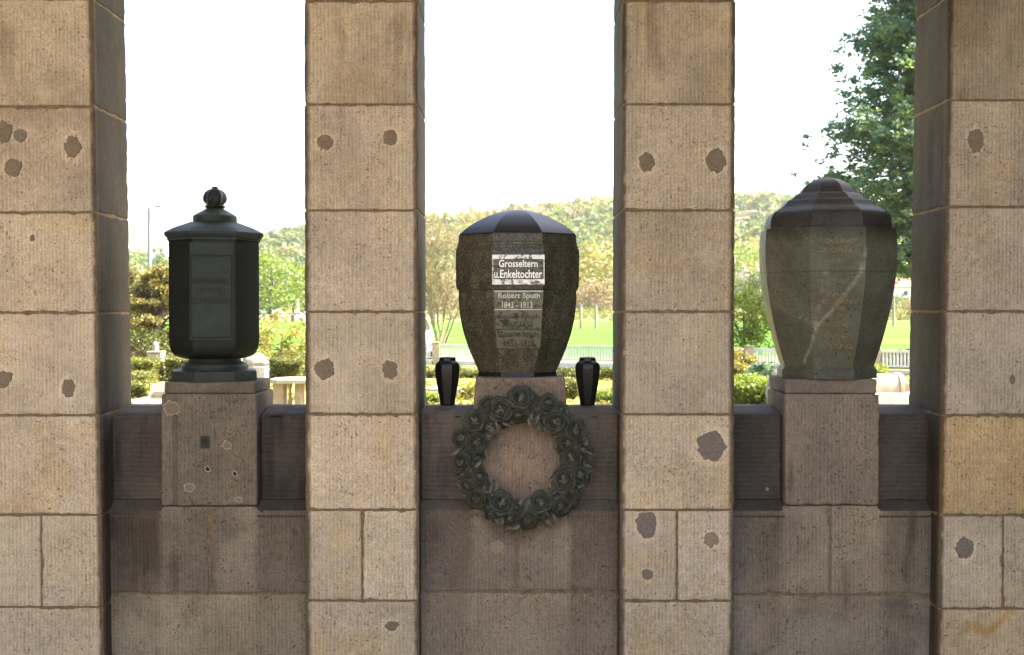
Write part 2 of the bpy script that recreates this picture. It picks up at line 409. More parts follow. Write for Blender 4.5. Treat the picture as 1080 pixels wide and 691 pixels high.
def blob(cx, cy, rx, ry, Y, thick, seed, n=64, rough=.30):
    """irregular flat patch facing the viewer, its rim sloping back into the stone"""
    c = W(cx, cy, Y); s = S(Y); V = []
    a = np.arange(n) * 2 * math.pi / n
    q = np.stack([np.cos(a) * 1.3 + seed * 3.1, np.sin(a) * 1.3, np.full(n, seed * 1.7)], 1)
    k = 1 + rough * 2 * (fbm(q, 1.5, int(seed * 7), 5) - .5) + rough * .75 * (vnoise(q, 4.3, int(seed * 5)) - .5) + rough * .4 * (vnoise(q, 13, int(seed * 3)) - .5)
    for f, dy in ((1.06, .001), (1.0, -thick), (.6, -thick * 1.1)):
        for i in range(n): V.append((c[0] + rx * s * k[i] * f * math.cos(a[i]), Y + dy, c[2] + ry * s * k[i] * f * math.sin(a[i])))
    V.append((c[0], Y - thick * 1.1, c[2]))
    FS = [[r * n + i, r * n + (i + 1) % n, (r + 1) * n + (i + 1) % n, (r + 1) * n + i] for r in range(2) for i in range(n)]
    FS += [[2 * n + i, 2 * n + (i + 1) % n, 3 * n] for i in range(n)]
    return V, FS

pier_edges = []
def lin(a, b, Y):
    xa, xb = WX(a, Y, 0), WX(b, Y, 691); za, zb = WZ(0, Y), WZ(691, Y)
    return lambda z: xa + (xb - xa) * (z - za) / (zb - za)
GAP = .0085
for i, D in enumerate(PIERS):
    xl, xr = lin(*D['l'], PF), lin(*D['r'], PF)
    pier_edges.append((xl, xr))
    root = thing('stone_pier', (float(xl(0) + xr(0)) / 2, .2, 0), D['label'], 'stone pier', 'tooled sandstone piers of the colonnade')
    zs = [WZ(p, PF) if p is not None else None for p in D['rows']]
    zs[0] = zs[1] + .44
    zs = [zs[0] + .44 if k < 0 else zs[k] for k in range(-1, len(zs))]       # one more course above the frame
    zs.append(0.0) if zs[-1] > .05 else None
    if zs[-1] < 0: zs[-1] = 0.0
    mb = MB(); tones = []
    for k in range(len(zs) - 1):
        z1, z0 = zs[k], zs[k + 1]
        if z1 - z0 < .03: continue
        course = k - 1
        cuts = [xl, xr] if course != 6 else [xl, (lambda z, s=WX(D['split'], PF, 590): s + 0 * z), xr]
        for c in range(len(cuts) - 1):
            u0, u1 = float(cuts[c](z0)), float(cuts[c + 1](z0))
            P, FS = rbox((0, PF + .003 * math.sin(k * 5 + i * 3 + c), z0 + GAP / 2), (1, BK, z1 - GAP / 2), .004, step=.014)
            # build on true size, then lean with the batter
            a = (u0 + (GAP / 2 if c else 0), PF + .002 * math.sin(k * 5 + i * 3 + c), z0 + GAP / 2)
            b = (u1 - (GAP / 2 if c < len(cuts) - 2 else 0), BK, z1 - GAP / 2)
            P, FS = rbox(a, b, .0042, step=.014, chip=.0058, seed=D['seed'] + k * 7 + c)
            m = (P[:, 0] - a[0]) / (b[0] - a[0])
            P[:, 0] += (cuts[c](P[:, 2]) - u0) * (1 - m) + (cuts[c + 1](P[:, 2]) - u1) * m
            rnd = 1 + .07 * math.sin(k * 12.9 + i * 7.7 + c * 4.1)
            tt = tuple(rnd * q for q in D['tint'].get(course, (1, 1, 1)))
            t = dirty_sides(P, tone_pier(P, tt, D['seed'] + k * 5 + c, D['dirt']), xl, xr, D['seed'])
            t = halo(P, t, PATCH[i], 3)
            if i == 3 and course == 7:      # iron-yellow streak
                px, py = proj(P); yl = 668 - (px - 1020) * .35 + 6 * np.sin(px * .14)
                w = np.exp(-((py - yl) / 5) ** 2) * sstep(995, 1030, px) * sstep(1078, 1050, px) * .8
                t = t * (1 - w[:, None] * np.array([.12, .35, .75]))
            mb.add(P, FS); tones.append(t)
    mb.build('block_courses', M['stone'], root, tone=np.concatenate(tones), smooth=50)
    core = MB(); ztop = zs[0]
    zz = np.linspace(0, ztop, 2); V = []
    ins = .0045
    for z in zz: V += [(xl(z) + ins, PF + ins, z), (xr(z) - ins, PF + ins, z), (xr(z) - ins, BK - ins, z), (xl(z) + ins, BK - ins, z)]
    core.add(V, [[0, 1, 5, 4], [1, 2, 6, 5], [2, 3, 7, 6], [3, 0, 4, 7], [3, 2, 1, 0], [4, 5, 6, 7]]).build('mortar', M['mortar'], root)
    for q, (cx, cy, rx, ry, kd) in enumerate(PATCH[i]):
        make('repair_patch', *blob(cx, cy, rx, ry, PF - .001, .0035, i * 9 + q + 1.3), M['patch_' + kd], root, smooth=40)

ZTOP = zs[0]
# lintel over the openings and the covered walk's ceiling (above the frame, they give the shade)
lint = MB().box(-3.2, 3.2, -.02, BK + .02, 3.62, 4.05, .01)
BAYS = [dict(L=0, R=1, split=221, ped=(169, 270.5), pz=415.5, ptop=403, cap=(172.5, 268.5), rows=(533.5, 626.5), seed=71,
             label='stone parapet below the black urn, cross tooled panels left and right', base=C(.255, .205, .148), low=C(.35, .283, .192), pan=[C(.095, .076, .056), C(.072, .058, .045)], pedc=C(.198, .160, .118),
             plabel='stepped stone pedestal pocked with ringed shot holes under the black urn'),
        dict(L=1, R=2, split=546, ped=(499, 598), pz=398, ptop=398, cap=None, rows=(533.5, 624.5), seed=83,
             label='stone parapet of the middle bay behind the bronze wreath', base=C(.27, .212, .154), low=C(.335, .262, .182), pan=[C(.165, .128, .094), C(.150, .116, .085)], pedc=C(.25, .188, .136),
             plabel='plain tapering stone pedestal with the bronze rose wreath hung on its face'),
        dict(L=2, R=3, split=876, ped=(828.5, 928), pz=415.5, ptop=400, cap=(829, 925.5), rows=(532.5, 627.5), seed=97,
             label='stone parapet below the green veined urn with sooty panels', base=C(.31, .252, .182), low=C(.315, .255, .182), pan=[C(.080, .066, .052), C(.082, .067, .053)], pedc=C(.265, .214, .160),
             plabel='vertically tooled stone pedestal with a thin cap under the green veined urn')]
ZSILL = WZ(426, BK); ZCH0, ZCH1 = WZ(538.5, PAR), WZ(538.5, PAR) + .035
PEDBK = .44
for bi, B in enumerate(BAYS):
    xl, xr = pier_edges[B['L']][1], pier_edges[B['R']][0]
    cxm = float(xl(1) + xr(1)) / 2
    root = thing('parapet_wall', (cxm, .25, 0), B['label'], 'parapet wall', 'parapet walls between the piers')
    px0, px1 = B['ped']; X0, X1 = WX(px0, PAR), WX(px1, PAR); seed = B['seed']
    zr0, zr1 = WZ(B['rows'][0], PAR), WZ(B['rows'][1], PAR); zr2 = zr1 - .43; pan_mid = (px0 + px1) / 2
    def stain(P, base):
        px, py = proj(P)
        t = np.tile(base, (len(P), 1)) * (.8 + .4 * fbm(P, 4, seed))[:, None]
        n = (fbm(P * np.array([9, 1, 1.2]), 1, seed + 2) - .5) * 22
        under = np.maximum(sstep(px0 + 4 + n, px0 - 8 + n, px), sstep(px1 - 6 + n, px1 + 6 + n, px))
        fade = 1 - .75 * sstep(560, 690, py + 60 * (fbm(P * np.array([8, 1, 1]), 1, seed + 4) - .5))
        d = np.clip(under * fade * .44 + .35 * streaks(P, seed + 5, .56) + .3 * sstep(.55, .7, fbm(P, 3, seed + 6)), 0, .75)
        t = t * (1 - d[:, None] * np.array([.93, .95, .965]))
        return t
    mb = MB(); tones = []
    xs = WX(B['split'], PAR, 580)
    def jx(f, z): return float(f(z))
    for (a, b, z0, z1, base) in ((xl, xs, zr1, zr0, B['base']), (xs, xr, zr1, zr0, B['base'] * C(1.04, 1.03, 1.02)), (xl, xr, zr2, zr1, B['low']), (xl, xr, 0.0, zr2, B['low'])):
        A = a(z1) if callable(a) else a + GAP / 2; Bx = b(z0) if callable(b) else b - GAP / 2
        P, FS = rbox((float(A) - (.03 if callable(a) else 0), PAR, z0 + GAP / 2), (float(Bx) + (.03 if callable(b) else 0), BK - .004, z1 - GAP / 2), .005, step=.016, chip=.008, seed=seed + int(z0 * 50))
        # top of the upper row outside the pedestal is splayed back to the panel
        if z1 == zr0:
            px, _ = proj(P)
            out = np.clip(np.maximum(X0 - P[:, 0], P[:, 0] - X1) / .004 + .5, 0, 1)
            lim = ZCH0 - .001 + 0 * P[:, 0]
            P[:, 2] = np.where((out > .5) & (P[:, 2] > lim), lim, P[:, 2])
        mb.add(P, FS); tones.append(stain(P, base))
    mb.build('block_courses', M['stone'], root, tone=np.concatenate(tones), smooth=50)
    MB().box(float(xl(1)) - .03, float(xr(1)) + .03, PAR + .005, BK - .02, .004, ZCH0 - .012).box(X0 + .004, X1 - .004, PAR + .005, BK - .03, ZCH0 - .011, zr0 - .006).build('mortar', M['mortar'], root)
    # recessed panels with their splayed foot
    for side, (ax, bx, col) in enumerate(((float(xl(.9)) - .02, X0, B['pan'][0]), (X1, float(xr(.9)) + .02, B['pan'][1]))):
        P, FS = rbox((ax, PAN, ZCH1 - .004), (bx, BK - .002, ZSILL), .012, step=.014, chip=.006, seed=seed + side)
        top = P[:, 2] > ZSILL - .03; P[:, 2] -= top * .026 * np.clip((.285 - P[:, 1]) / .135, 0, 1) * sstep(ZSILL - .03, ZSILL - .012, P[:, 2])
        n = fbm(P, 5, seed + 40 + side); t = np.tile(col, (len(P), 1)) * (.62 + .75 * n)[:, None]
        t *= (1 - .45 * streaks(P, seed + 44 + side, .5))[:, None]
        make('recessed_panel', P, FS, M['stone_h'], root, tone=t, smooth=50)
        n_ = 40; xsq = np.linspace(ax, bx, n_); V = []
        for x in xsq: V += [(x, PAR - .0005, ZCH0 - .03), (x, PAR + .001, ZCH0 - .002), (x, PAN + .004, ZCH1), (x, PAN + .03, ZCH1), (x, PAN + .03, ZCH0 - .03)]
        FS = [[i * 5 + k, i * 5 + (k + 1) % 5, (i + 1) * 5 + (k + 1) % 5, (i + 1) * 5 + k] for i in range(n_ - 1) for k in range(5)]
        FS += [[4, 3, 2, 1, 0], [(n_ - 1) * 5 + k for k in range(5)]]
        V = np.array(V); t = np.tile(col * .95, (len(V), 1)) * (.7 + .6 * fbm(V, 12, seed + 50))[:, None]
        make('splayed_ledge', V, FS, M['stone_smooth'], root, tone=t)
    # pedestal: a thing standing in the parapet
    pr = thing('urn_pedestal', (float((X0 + X1) / 2), .27, zr0), B['plabel'], 'pedestal', 'stone pedestals under the urns')
    ztop_body = WZ(B['pz'], PAR)
    def pedtone(P, k=1.0):
        t = np.tile(B['pedc'] * k, (len(P), 1)) * (.78 + .44 * fbm(P, 6, seed + 60))[:, None]
        t *= (1 - .35 * streaks(P, seed + 61, .56))[:, None]
        if bi == 1:      # light rust-coloured field inside the wreath
            px, py = proj(P); w = np.exp(-(((px - 545) / 38) ** 2 + ((py - 492) / 28) ** 2)) * .75
            t = t * (1 + w[:, None] * np.array([.50, .36, .22]))
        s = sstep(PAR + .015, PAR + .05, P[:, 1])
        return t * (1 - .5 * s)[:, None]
    P, FS = rbox((X0, PAR, zr0 - .0015), (X1, PEDBK, ztop_body), .006, step=.014, chip=.008, seed=seed + 3)
    if bi == 1:
        f = sstep(ZSILL, ztop_body, P[:, 2]); xm = (X0 + X1) / 2
        P[:, 0] = xm + (P[:, 0] - xm) * (1 - .045 * f)
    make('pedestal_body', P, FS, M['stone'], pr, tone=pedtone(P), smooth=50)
    if B['cap']:
        P, FS = rbox((WX(B['cap'][0], PAR + .01), PAR + .012, ztop_body + .001), (WX(B['cap'][1], PAR + .01), PEDBK - .012, WZ(B['ptop'], PAR + .012)), .006, step=.014, chip=.006, seed=seed + 4)
        make('pedestal_cap', P, FS, M['stone_smooth'], pr, tone=pedtone(P, .8 if bi == 0 else .85), smooth=50)
    B['pedtop'] = WZ(B['ptop'], PAR + .012) if B['cap'] else ztop_body; B['ped_root'] = pr; B['root'] = root
    # shot holes and spalls
    if bi == 0:
        for q, (cx, cy, rx, ry) in enumerate([(181, 431, 8, 6.5), (239.5, 470, 4.5, 3.8), (199.5, 514.3, 5, 4.4), (219, 494.5, 2.3, 2.3), (247.5, 500, 2, 2.2), (251, 527, 3, 2.4)]):
            r = make('shot_hole', *blob(cx, cy, rx + .5, ry + .5, PAR - .0008, .0012, q + 40.2, rough=.5), M['spall'], pr, smooth=40)
            make('hole_fill', *blob(cx, cy, rx - .2, ry - .2, PAR - .0022, .0014, q + 40.2, rough=.54), M['hole' if q in (3, 4) else 'patch_grey'] if q else M['patch_brown'], r, smooth=40)
        a, b = W(211.5, 460, PAR), W(221, 473, PAR)
        hb = MB(); hb.box(a[0], b[0], PAR - .004, PAR + .02, b[2], a[2], .003)
        hr = hb.build('iron_socket', M['iron_panel'], pr)
        MB().box(a[0] + .006, b[0] - .008, PAR - .0055, PAR - .003, b[2] + .022, a[2] - .014).build('socket_slot', M['hole'], hr)
    if bi == 2:
        make('shot_hole', *blob(809, 516, 1.7, 1.9, PAN - .001, .002, 77.1, rough=.3), M['patch_pale'], root, smooth=40)
        make('shot_hole', *blob(890.5, 474.5, 2.2, 2.2, PAR - .001, .002, 78.1, rough=.3), M['patch_pale'], pr, smooth=40)
    if bi == 1:
        make('repair_patch', *blob(525, 577, 8, 6, PAR - .001, .002, 79.1, rough=.5), M['patch_pale'], root, smooth=40)

# ------------------------------------------------------------------ urns
def ngon(n, sub, sq=None):
    """unit apothem polygon with a flat side towards the viewer; sub points per side"""
    if sq is None:
        c = [(math.cos(2 * math.pi * (k + .5) / n) / math.cos(math.pi / n), math.sin(2 * math.pi * (k + .5) / n) / math.cos(math.pi / n)) for k in range(n)]
        c = [(-y, x) for x, y in c] if n % 4 else c
    else:
        c = [(1, -sq), (1, sq), (sq, 1), (-sq, 1), (-1, sq), (-1, -sq), (-sq, -1), (sq, -1)]
    P = []
    for k in range(len(c)):
        a, b = np.array(c[k]), np.array(c[(k + 1) % len(c)])
        for j in range(sub): P.append(a + (b - a) * j / sub)
    return np.array(P)
def loft(prof, cxp, Y, poly, sy=1.0, step=None):
    """prof: (half width px, row px) outlines seen at depth Y"""
    pr = []
    for (h, y) in prof: pr.append((h * S(Y), WZ(y, Y)))
    if step:
        o = [pr[0]]
        for a, b in zip(pr, pr[1:]):
            n = max(1, int(abs(a[1] - b[1]) / step))
            o += [(a[0] + (b[0] - a[0]) * j / n, a[1] + (b[1] - a[1]) * j / n) for j in range(1, n + 1)]
        pr = o
    x0 = WX(cxp, Y); m = len(poly); V = []
    for r, z in pr:
        for p in poly: V.append((x0 + r * p[0], Y + sy * r * p[1], z))
    FS = [[(i + 1) * m + k, (i + 1) * m + (k + 1) % m, i * m + (k + 1) % m, i * m + k] for i in range(len(pr) - 1) for k in range(m)]
    FS += [list(range(m)), [(len(pr) - 1) * m + k for k in range(m)][::-1]]
    return np.array(V), FS
def smoothprof(pts, n=6):
    """Catmull-Rom through outline points"""
    p = [pts[0]] + list(pts) + [pts[-1]]; o = []
    for i in range(1, len(p) - 2):
        a, b, c, d = [np.array(q, float) for q in p[i - 1:i + 3]]
        for j in range(n):
            t = j / n; o.append(tuple(.5 * (2 * b + (c - a) * t + (2 * a - 5 * b + 4 * c - d) * t * t + (3 * b - a - 3 * c + d) * t ** 3)))
    return o + [tuple(p[-1])]
def text_geo(s, w, h, depth=.004, bold=0.0):
    cu = bpy.data.curves.new('t', 'FONT'); cu.body = s; cu.size = 1; cu.extrude = .5; cu.offset = bold; cu.resolution_u = 3
    o = bpy.data.objects.new('t', cu); COL.objects.link(o); bpy.context.view_layer.update()
    me = bpy.data.meshes.new_from_object(o.evaluated_get(bpy.context.evaluated_depsgraph_get()))
    V = np.array([v.co[:] for v in me.vertices]); FS = [list(p.vertices) for p in me.polygons]
    bpy.data.objects.remove(o); bpy.data.meshes.remove(me); bpy.data.curves.remove(cu)
    lo, hi = V.min(0), V.max(0)
    V[:, 0] = (V[:, 0] - (lo[0] + hi[0]) / 2) * w / (hi[0] - lo[0]); V[:, 1] = (V[:, 1] - (lo[1] + hi[1]) / 2) * h / (hi[1] - lo[1]); V[:, 2] *= depth
    return V, FS
class Facet:
    """front facet of a loft: maps (px, row) to the facet and lets sheets and letters lie on it"""
    def __init__(s, prof, Y, sy, kf=1.0):
        q = sorted((WZ(y, Y), h * S(Y)) for h, y in prof); s.z = np.array([a for a, b in q]); s.r = np.array([b for a, b in q]); s.Y = Y; s.sy = sy
    def y(s, z): return s.Y - s.sy * np.interp(z, s.z, s.r)
    def pt(s, px, py):
        Yf = s.Y - .2
        for _ in range(6): p = W(px, py, Yf); Yf = float(s.y(p[2]))
        return W(px, py, Yf)
    def sheet(s, x0, x1, y0, y1, out, name, mat, parent, n=8, x0b=None, x1b=None):
        V = []
        x0b = x0 if x0b is None else x0b; x1b = x1 if x1b is None else x1b
        for o in (.0, out):
            for i in range(n + 1):
                f = i / n
                for x in (x0 + (x0b - x0) * f, x1 + (x1b - x1) * f):
                    p = s.pt(x, y0 + (y1 - y0) * f); V.append((p[0], p[1] - o + .0005, p[2]))
        m = 2 * (n + 1); FS = []
        for i in range(n):
            a = 2 * i
            FS += [[m + a + 2, m + a + 3, m + a + 1, m + a], [a, m + a, m + a + 2, a + 2][::-1], [a + 1, a + 3, m + a + 3, m + a + 1][::-1]]
        FS += [[0, 1, m + 1, m], [2 * n, m + 2 * n, m + 2 * n + 1, 2 * n + 1]]
        return make(name, V, FS, mat, parent)
    def text(s, txt, x0, x1, y0, y1, out, depth, name, mat, parent, bold=0.0):
        a, b = s.pt((x0 + x1) / 2, y0), s.pt((x0 + x1) / 2, y1)
        k = S(a[1]); V, FS = text_geo(txt, (x1 - x0) * k, abs(a[2] - b[2]), depth, bold)
        cx = s.pt((x0 + x1) / 2, (y0 + y1) / 2)
        Z = cx[2] + V[:, 1]; Q = np.stack([cx[0] + V[:, 0], s.y(Z) - out - depth / 2 - V[:, 2], Z], 1)
        return make(name, Q, FS, mat, parent)
UY, SYQ = .265, .90
# --- black iron urn
ped_z = BAYS[0]['pedtop']
LS = 11.5
u1 = thing('memorial_urn', (WX(226.5, UY), UY, ped_z), 'tall black eight sided metal urn with bud finial on the left pedestal', 'urn', 'memorial urns on pedestals')
oc = ngon(8, 6, .47); cxp = 226.5
body = [(45.0, 254.5)] + [(45.4, 262), (45.4, 350)] + smoothprof([(45.4, 352), (45.2, 361), (43.2, 369), (39, 374.5), (32, 377), (27, 378)], 4)[1:]
V, FS = loft(body, cxp, UY, oc, SYQ, .02); make('urn_body', V, FS, M['iron'], u1, smooth=28)
lid = [(47, 255), (46.5, 253), (48.8, 251), (50, 249), (49.4, 246.8)] + smoothprof([(48, 246), (40, 241.6), (31, 238), (24, 235.2)], 4) + [(10, 234.4)]
V, FS = loft(lid, cxp, UY, oc, SYQ, .02); lo = make('lid', V, FS, M['iron_panel'], u1, smooth=28)  # paler iron puts the top light into the lid's colour
k = MB(); circ = ngon(32, 1)
V, FS = loft([(22, 235.4), (22.6, 233), (22.3, 228.3), (20, 226.6), (15, 223.8), (11, 221.4), (8.4, 219.8)], cxp + .7, UY, ngon(16, 1), 1); make('finial_base', V, FS, M['iron_panel'], lo, smooth=30)
V, FS = loft([(8.4, 220), (10.8, 218.6), (10.8, 217.4), (8.6, 216.6)] + smoothprof([(8.8, 216), (10.6, 212.5), (10.9, 208), (9.6, 203.8), (6.4, 200.4), (3.4, 199), (3.4, 197.6), (1.2, 196.8)], 4), cxp + .7, UY, circ, 1)
aa = np.arctan2(V[:, 1] - UY, V[:, 0] - WX(cxp + .7, UY)); px, py = proj(V)
wv = 1 + .13 * np.cos(aa * 6 + .4 + (py - 208) * .08) * sstep(217, 212, py) * sstep(198, 202, py)
V[:, 0] = WX(cxp + .7, UY) + (V[:, 0] - WX(cxp + .7, UY)) * wv; V[:, 1] = UY + (V[:, 1] - UY) * wv
make('bud_finial', V, FS, M['iron'], lo, smooth=60)
foot = [(26.5, 376.5), (27, 380), (29, 382), (32.8, 383.4), (34.3, 386), (33.8, 389), (34, 390.2)]
V, FS = loft(smoothprof(foot, 3), cxp, UY, ngon(40, 1), SYQ); make('urn_foot', V, FS, M['iron_panel'], u1, smooth=50)
V, FS = loft([(39, 389.8), (42.2, 390.6), (42.6, 392), (42.8, 397), (42.8, 403.5)], cxp, UY, oc, SYQ)
V[:, 2] = np.where(V[:, 2] < ped_z + .012, ped_z + .001, V[:, 2]); make('urn_base', V, FS, M['iron_panel'], u1, smooth=28)
fc = Facet([(45.2, 230), (45.4, 262), (45.4, 352), (45.2, 361)], UY, SYQ)
fp = fc.sheet(202.0 - LS, 246.4 - LS, 256, 358.5, .006, 'front_plate', M['iron_panel'], u1)
for a, b, c_, d_ in ((202.6, 204.4, 270.7, 354.9), (243.8, 245.6, 270.7, 354.9), (202.4, 246, 268.6, 270.6), (202.4, 246, 355.0, 357.0)):
    fc.sheet(a - LS, b - LS, c_, d_, .009, 'plate_border', M['iron'], fp, n=2)
for s_, a, b, y in (('BERNHARD', 205.5, 239.5, 296), ('FAMILIE', 209, 234.5, 306), ('SCHNEIDER', 204.5, 241.5, 317)):
    fc.text(s_, a - LS, b - LS, y - 3, y + 3, .0058, .004, 'raised_lettering', M['iron_letter'], fp)

u1.rotation_euler = (0, 0, rad(14))
# --- granite urn with the two plates
ped_z = BAYS[1]['pedtop']
u2 = thing('memorial_urn', (WX(545.5, UY), UY, ped_z), 'dark granite urn with domed lid and two lettered metal plates above the wreath', 'urn', 'memorial urns on pedestals')
oc8 = ngon(8, 6); cxp = 545.7
body2 = smoothprof([(60.6, 305.5), (60.9, 315), (59.4, 333), (56, 350), (51.2, 365), (46, 378), (41.6, 388), (40, 391.5)], 5)
V, FS = loft(body2, cxp, UY, oc8, SYQ, .015); make('urn_body', V, FS, M['granite'], u2, smooth=28)
V, FS = loft([(40, 391), (40.6, 392), (41, 393), (41, 399.2)], cxp, UY, oc8, SYQ)
V[:, 2] = np.where(V[:, 2] < ped_z + .012, ped_z + .001, V[:, 2]); make('urn_foot', V, FS, M['dome'], u2, smooth=28)
band2 = [(60.5, 250), (60.8, 251), (60.8, 257.6), (61.6, 258.2), (61.6, 261), (62.5, 261.6), (62.5, 263.6), (63.4, 265), (63.8, 270), (63.4, 302.5), (62.6, 304), (62.4, 306.2), (60.4, 307)]
V, FS = loft(band2, cxp, UY, oc8, SYQ, .02); bd = make('collar_band', V, FS, M['granite'], u2, smooth=28)
dome = smoothprof([(.5, 221.6), (8, 222.2), (19, 224.6), (31, 229), (42.5, 235.2), (52, 241.6), (59.5, 248.2)], 5) + [(60, 248.8), (60, 250.2), (55, 250.4)]
V, FS = loft(dome, cxp, UY, oc8, SYQ); make('dome_lid', V, FS, M['dome'], u2, smooth=16)
fb = Facet([(63.6, 266), (63.8, 270), (63.4, 302.5)], UY, SYQ)
pl = fb.sheet(519.3, 574.3, 268.8, 300.2, .006, 'upper_plate', M['plate_rim'], u2)
fb.sheet(520.2, 573.2, 273.2, 294.6, .0075, 'plate_field', M['plate_field'], pl)
fb.text('Grosseltern', 526.3, 567, 274.2, 281.8, .0073, .004, 'raised_lettering', M['plate_letter'], pl, .012)
fb.text('u.Enkeltochter', 521.3, 571.8, 284.6, 293.4, .0073, .004, 'raised_lettering', M['plate_letter'], pl, .012)
fl = Facet(body2, UY, SYQ)
pl = fl.sheet(520.6, 573.2, 306.6, 367.2, .0045, 'lower_plate', M['plate_old'], u2, n=14, x0b=524.2, x1b=569.8)
for (y, a, b) in ((307.2, 521, 572.8), (326.6, 521.8, 572), (347.4, 523, 571)): fl.sheet(a, b, y - .5, y + .4, .0056, 'plate_line', M['letter_dull' if y < 340 else 'letter_dark'], pl, n=2)
for s_, a, b, y0, y1, m_ in (('Robert Sputh', 525.6, 569.5, 308.8, 316.3, 'letter_dull'), ('1843 - 1913', 529.5, 561.5, 318.4, 325, 'letter_dull'),
                            ('Louise Sputh', 524.6, 569, 331.3, 337.6, 'letter_dark'), ('1850-1915', 531, 562, 339.5, 345.5, 'letter_dark'),
                            ('Susanne Sputh', 524.2, 567.4, 349.8, 356.8, 'letter_dark'), ('1851-1928', 531.8, 563.5, 359, 365.4, 'letter_dark')):
    fl.text(s_, a, b, y0, y1, .0043, .003, 'raised_lettering', M[m_], pl, .006)

# --- veined green urn
ped_z = BAYS[2]['pedtop']
u3 = thing('memorial_urn', (WX(872, UY), UY, ped_z), 'pitted green stone urn with pale diagonal veins and stepped lid on the right pedestal', 'urn', 'memorial urns on pedestals')
cxp = 871.5; oc3 = ngon(8, 14)
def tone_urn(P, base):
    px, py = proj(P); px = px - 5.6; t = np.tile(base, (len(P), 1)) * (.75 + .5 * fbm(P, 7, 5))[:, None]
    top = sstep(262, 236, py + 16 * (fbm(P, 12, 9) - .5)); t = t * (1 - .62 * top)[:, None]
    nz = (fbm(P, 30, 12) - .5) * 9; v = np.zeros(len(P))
    front = (P[:, 1] < UY)
    for pts, w, k in (([(846, 383), (855, 362), (860, 345), (872, 333), (893, 307), (908, 287), (913, 262)], 2.2, 1.0), ([(858, 350), (862, 325), (868, 300), (872, 282)], 1.3, .7), ([(812, 318), (828, 328), (848, 337), (858, 340)], .9, .6), ([(840, 240), (856, 256), (866, 262)], 1.0, .5), ([(893, 240), (903, 258), (911, 276)], 1.2, .55)):
        for (ax, ay), (bx, by) in zip(pts, pts[1:]):
            L = (bx - ax) ** 2 + (by - ay) ** 2; u = np.clip(((px - ax) * (bx - ax) + (py - ay) * (by - ay)) / L, 0, 1)
            w_ = w * .58
            d = np.hypot(px - ax - u * (bx - ax) + nz * .35, py - ay - u * (by - ay) + nz * .35)
            v = np.maximum(v, k * np.exp(-(d / w_) ** 2) * (.35 + 1.4 * fbm(P, 26, 14)))
    v = np.clip(v * front, 0, .9)
    t = t * (1 - v[:, None]) + v[:, None] * np.array([.30, .255, .17])
    li = sstep(-1, -.6, (P[:, 0] - WX(cxp, UY)) / .28)       # left flank painted paler, as if lit from that side
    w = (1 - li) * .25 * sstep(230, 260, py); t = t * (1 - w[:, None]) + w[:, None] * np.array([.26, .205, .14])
    return t
GR = C(.108, .106, .070)
SC3 = .978
body3 = [(66.8, 243), (67.6, 250), (68.2, 262), (68.0, 280), (67.6, 287.6), (66.6, 288.4), (66.6, 289.6), (67.3, 290.2)] + smoothprof([(67.3, 290.2), (66.2, 300), (63.4, 318), (59.6, 337), (54.5, 358), (49, 377), (46, 386)], 4)[1:]
body3 = [(a * SC3, b) for a, b in body3]
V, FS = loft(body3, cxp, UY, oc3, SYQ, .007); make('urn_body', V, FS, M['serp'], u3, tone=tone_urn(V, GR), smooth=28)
V, FS = loft([(45.5, 385.6), (46.5, 387), (48.2, 389.5), (48.4, 396), (47, 402)], cxp, UY, oc3, SYQ, .01)
V[:, 2] = np.where(V[:, 2] < ped_z + .012, ped_z + .001, V[:, 2]); make('urn_foot', V, FS, M['serp'], u3, tone=tone_urn(V, GR * .8), smooth=28)
lid3 = smoothprof([(1, 187.6), (8, 188.6), (17, 192.2), (24, 197.8), (28.5, 204.4)], 5) + [(29, 205), (32, 205.4)] + smoothprof([(33, 206), (38.5, 211.4)], 3) + [(39, 212), (42, 212.4)] + smoothprof([(43, 213), (48, 218.8), (53.5, 222.4), (58.5, 226), (61.5, 231), (62.6, 237), (62.6, 242.4)], 4) + [(64.5, 243.2)]
lid3 = [(a * SC3, b) for a, b in lid3]
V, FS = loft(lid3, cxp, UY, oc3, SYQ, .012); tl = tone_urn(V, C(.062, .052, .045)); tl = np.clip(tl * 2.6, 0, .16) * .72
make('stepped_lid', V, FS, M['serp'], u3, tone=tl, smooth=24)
f3 = Facet(body3, UY, SYQ)
for s_, a, b, y in (('SOLLING', 865, 901, 254), ('GEORG', 862, 897, 263.5), ('IN', 883, 888, 274.5), ('FRIEDRICH', 862, 902, 297), ('SOPHIE', 870, 893, 311), ('HEGEMANN', 864, 902, 318), ('WITWE', 872, 890, 325), ('1857', 877, 886, 333), ('ANTONIE', 866, 893, 342), ('SOLLING', 868, 892, 354), ('GEB', 876, 884, 360), ('HARTUNG', 863, 896, 365.5)):
    f3.text(s_, a + 5.6, b + 5.6, y - 2.5, y + 2.5, -.0003, .0022, 'gilt_lettering', M['gold'], u3)

u3.rotation_euler = (0, 0, rad(-4.8))
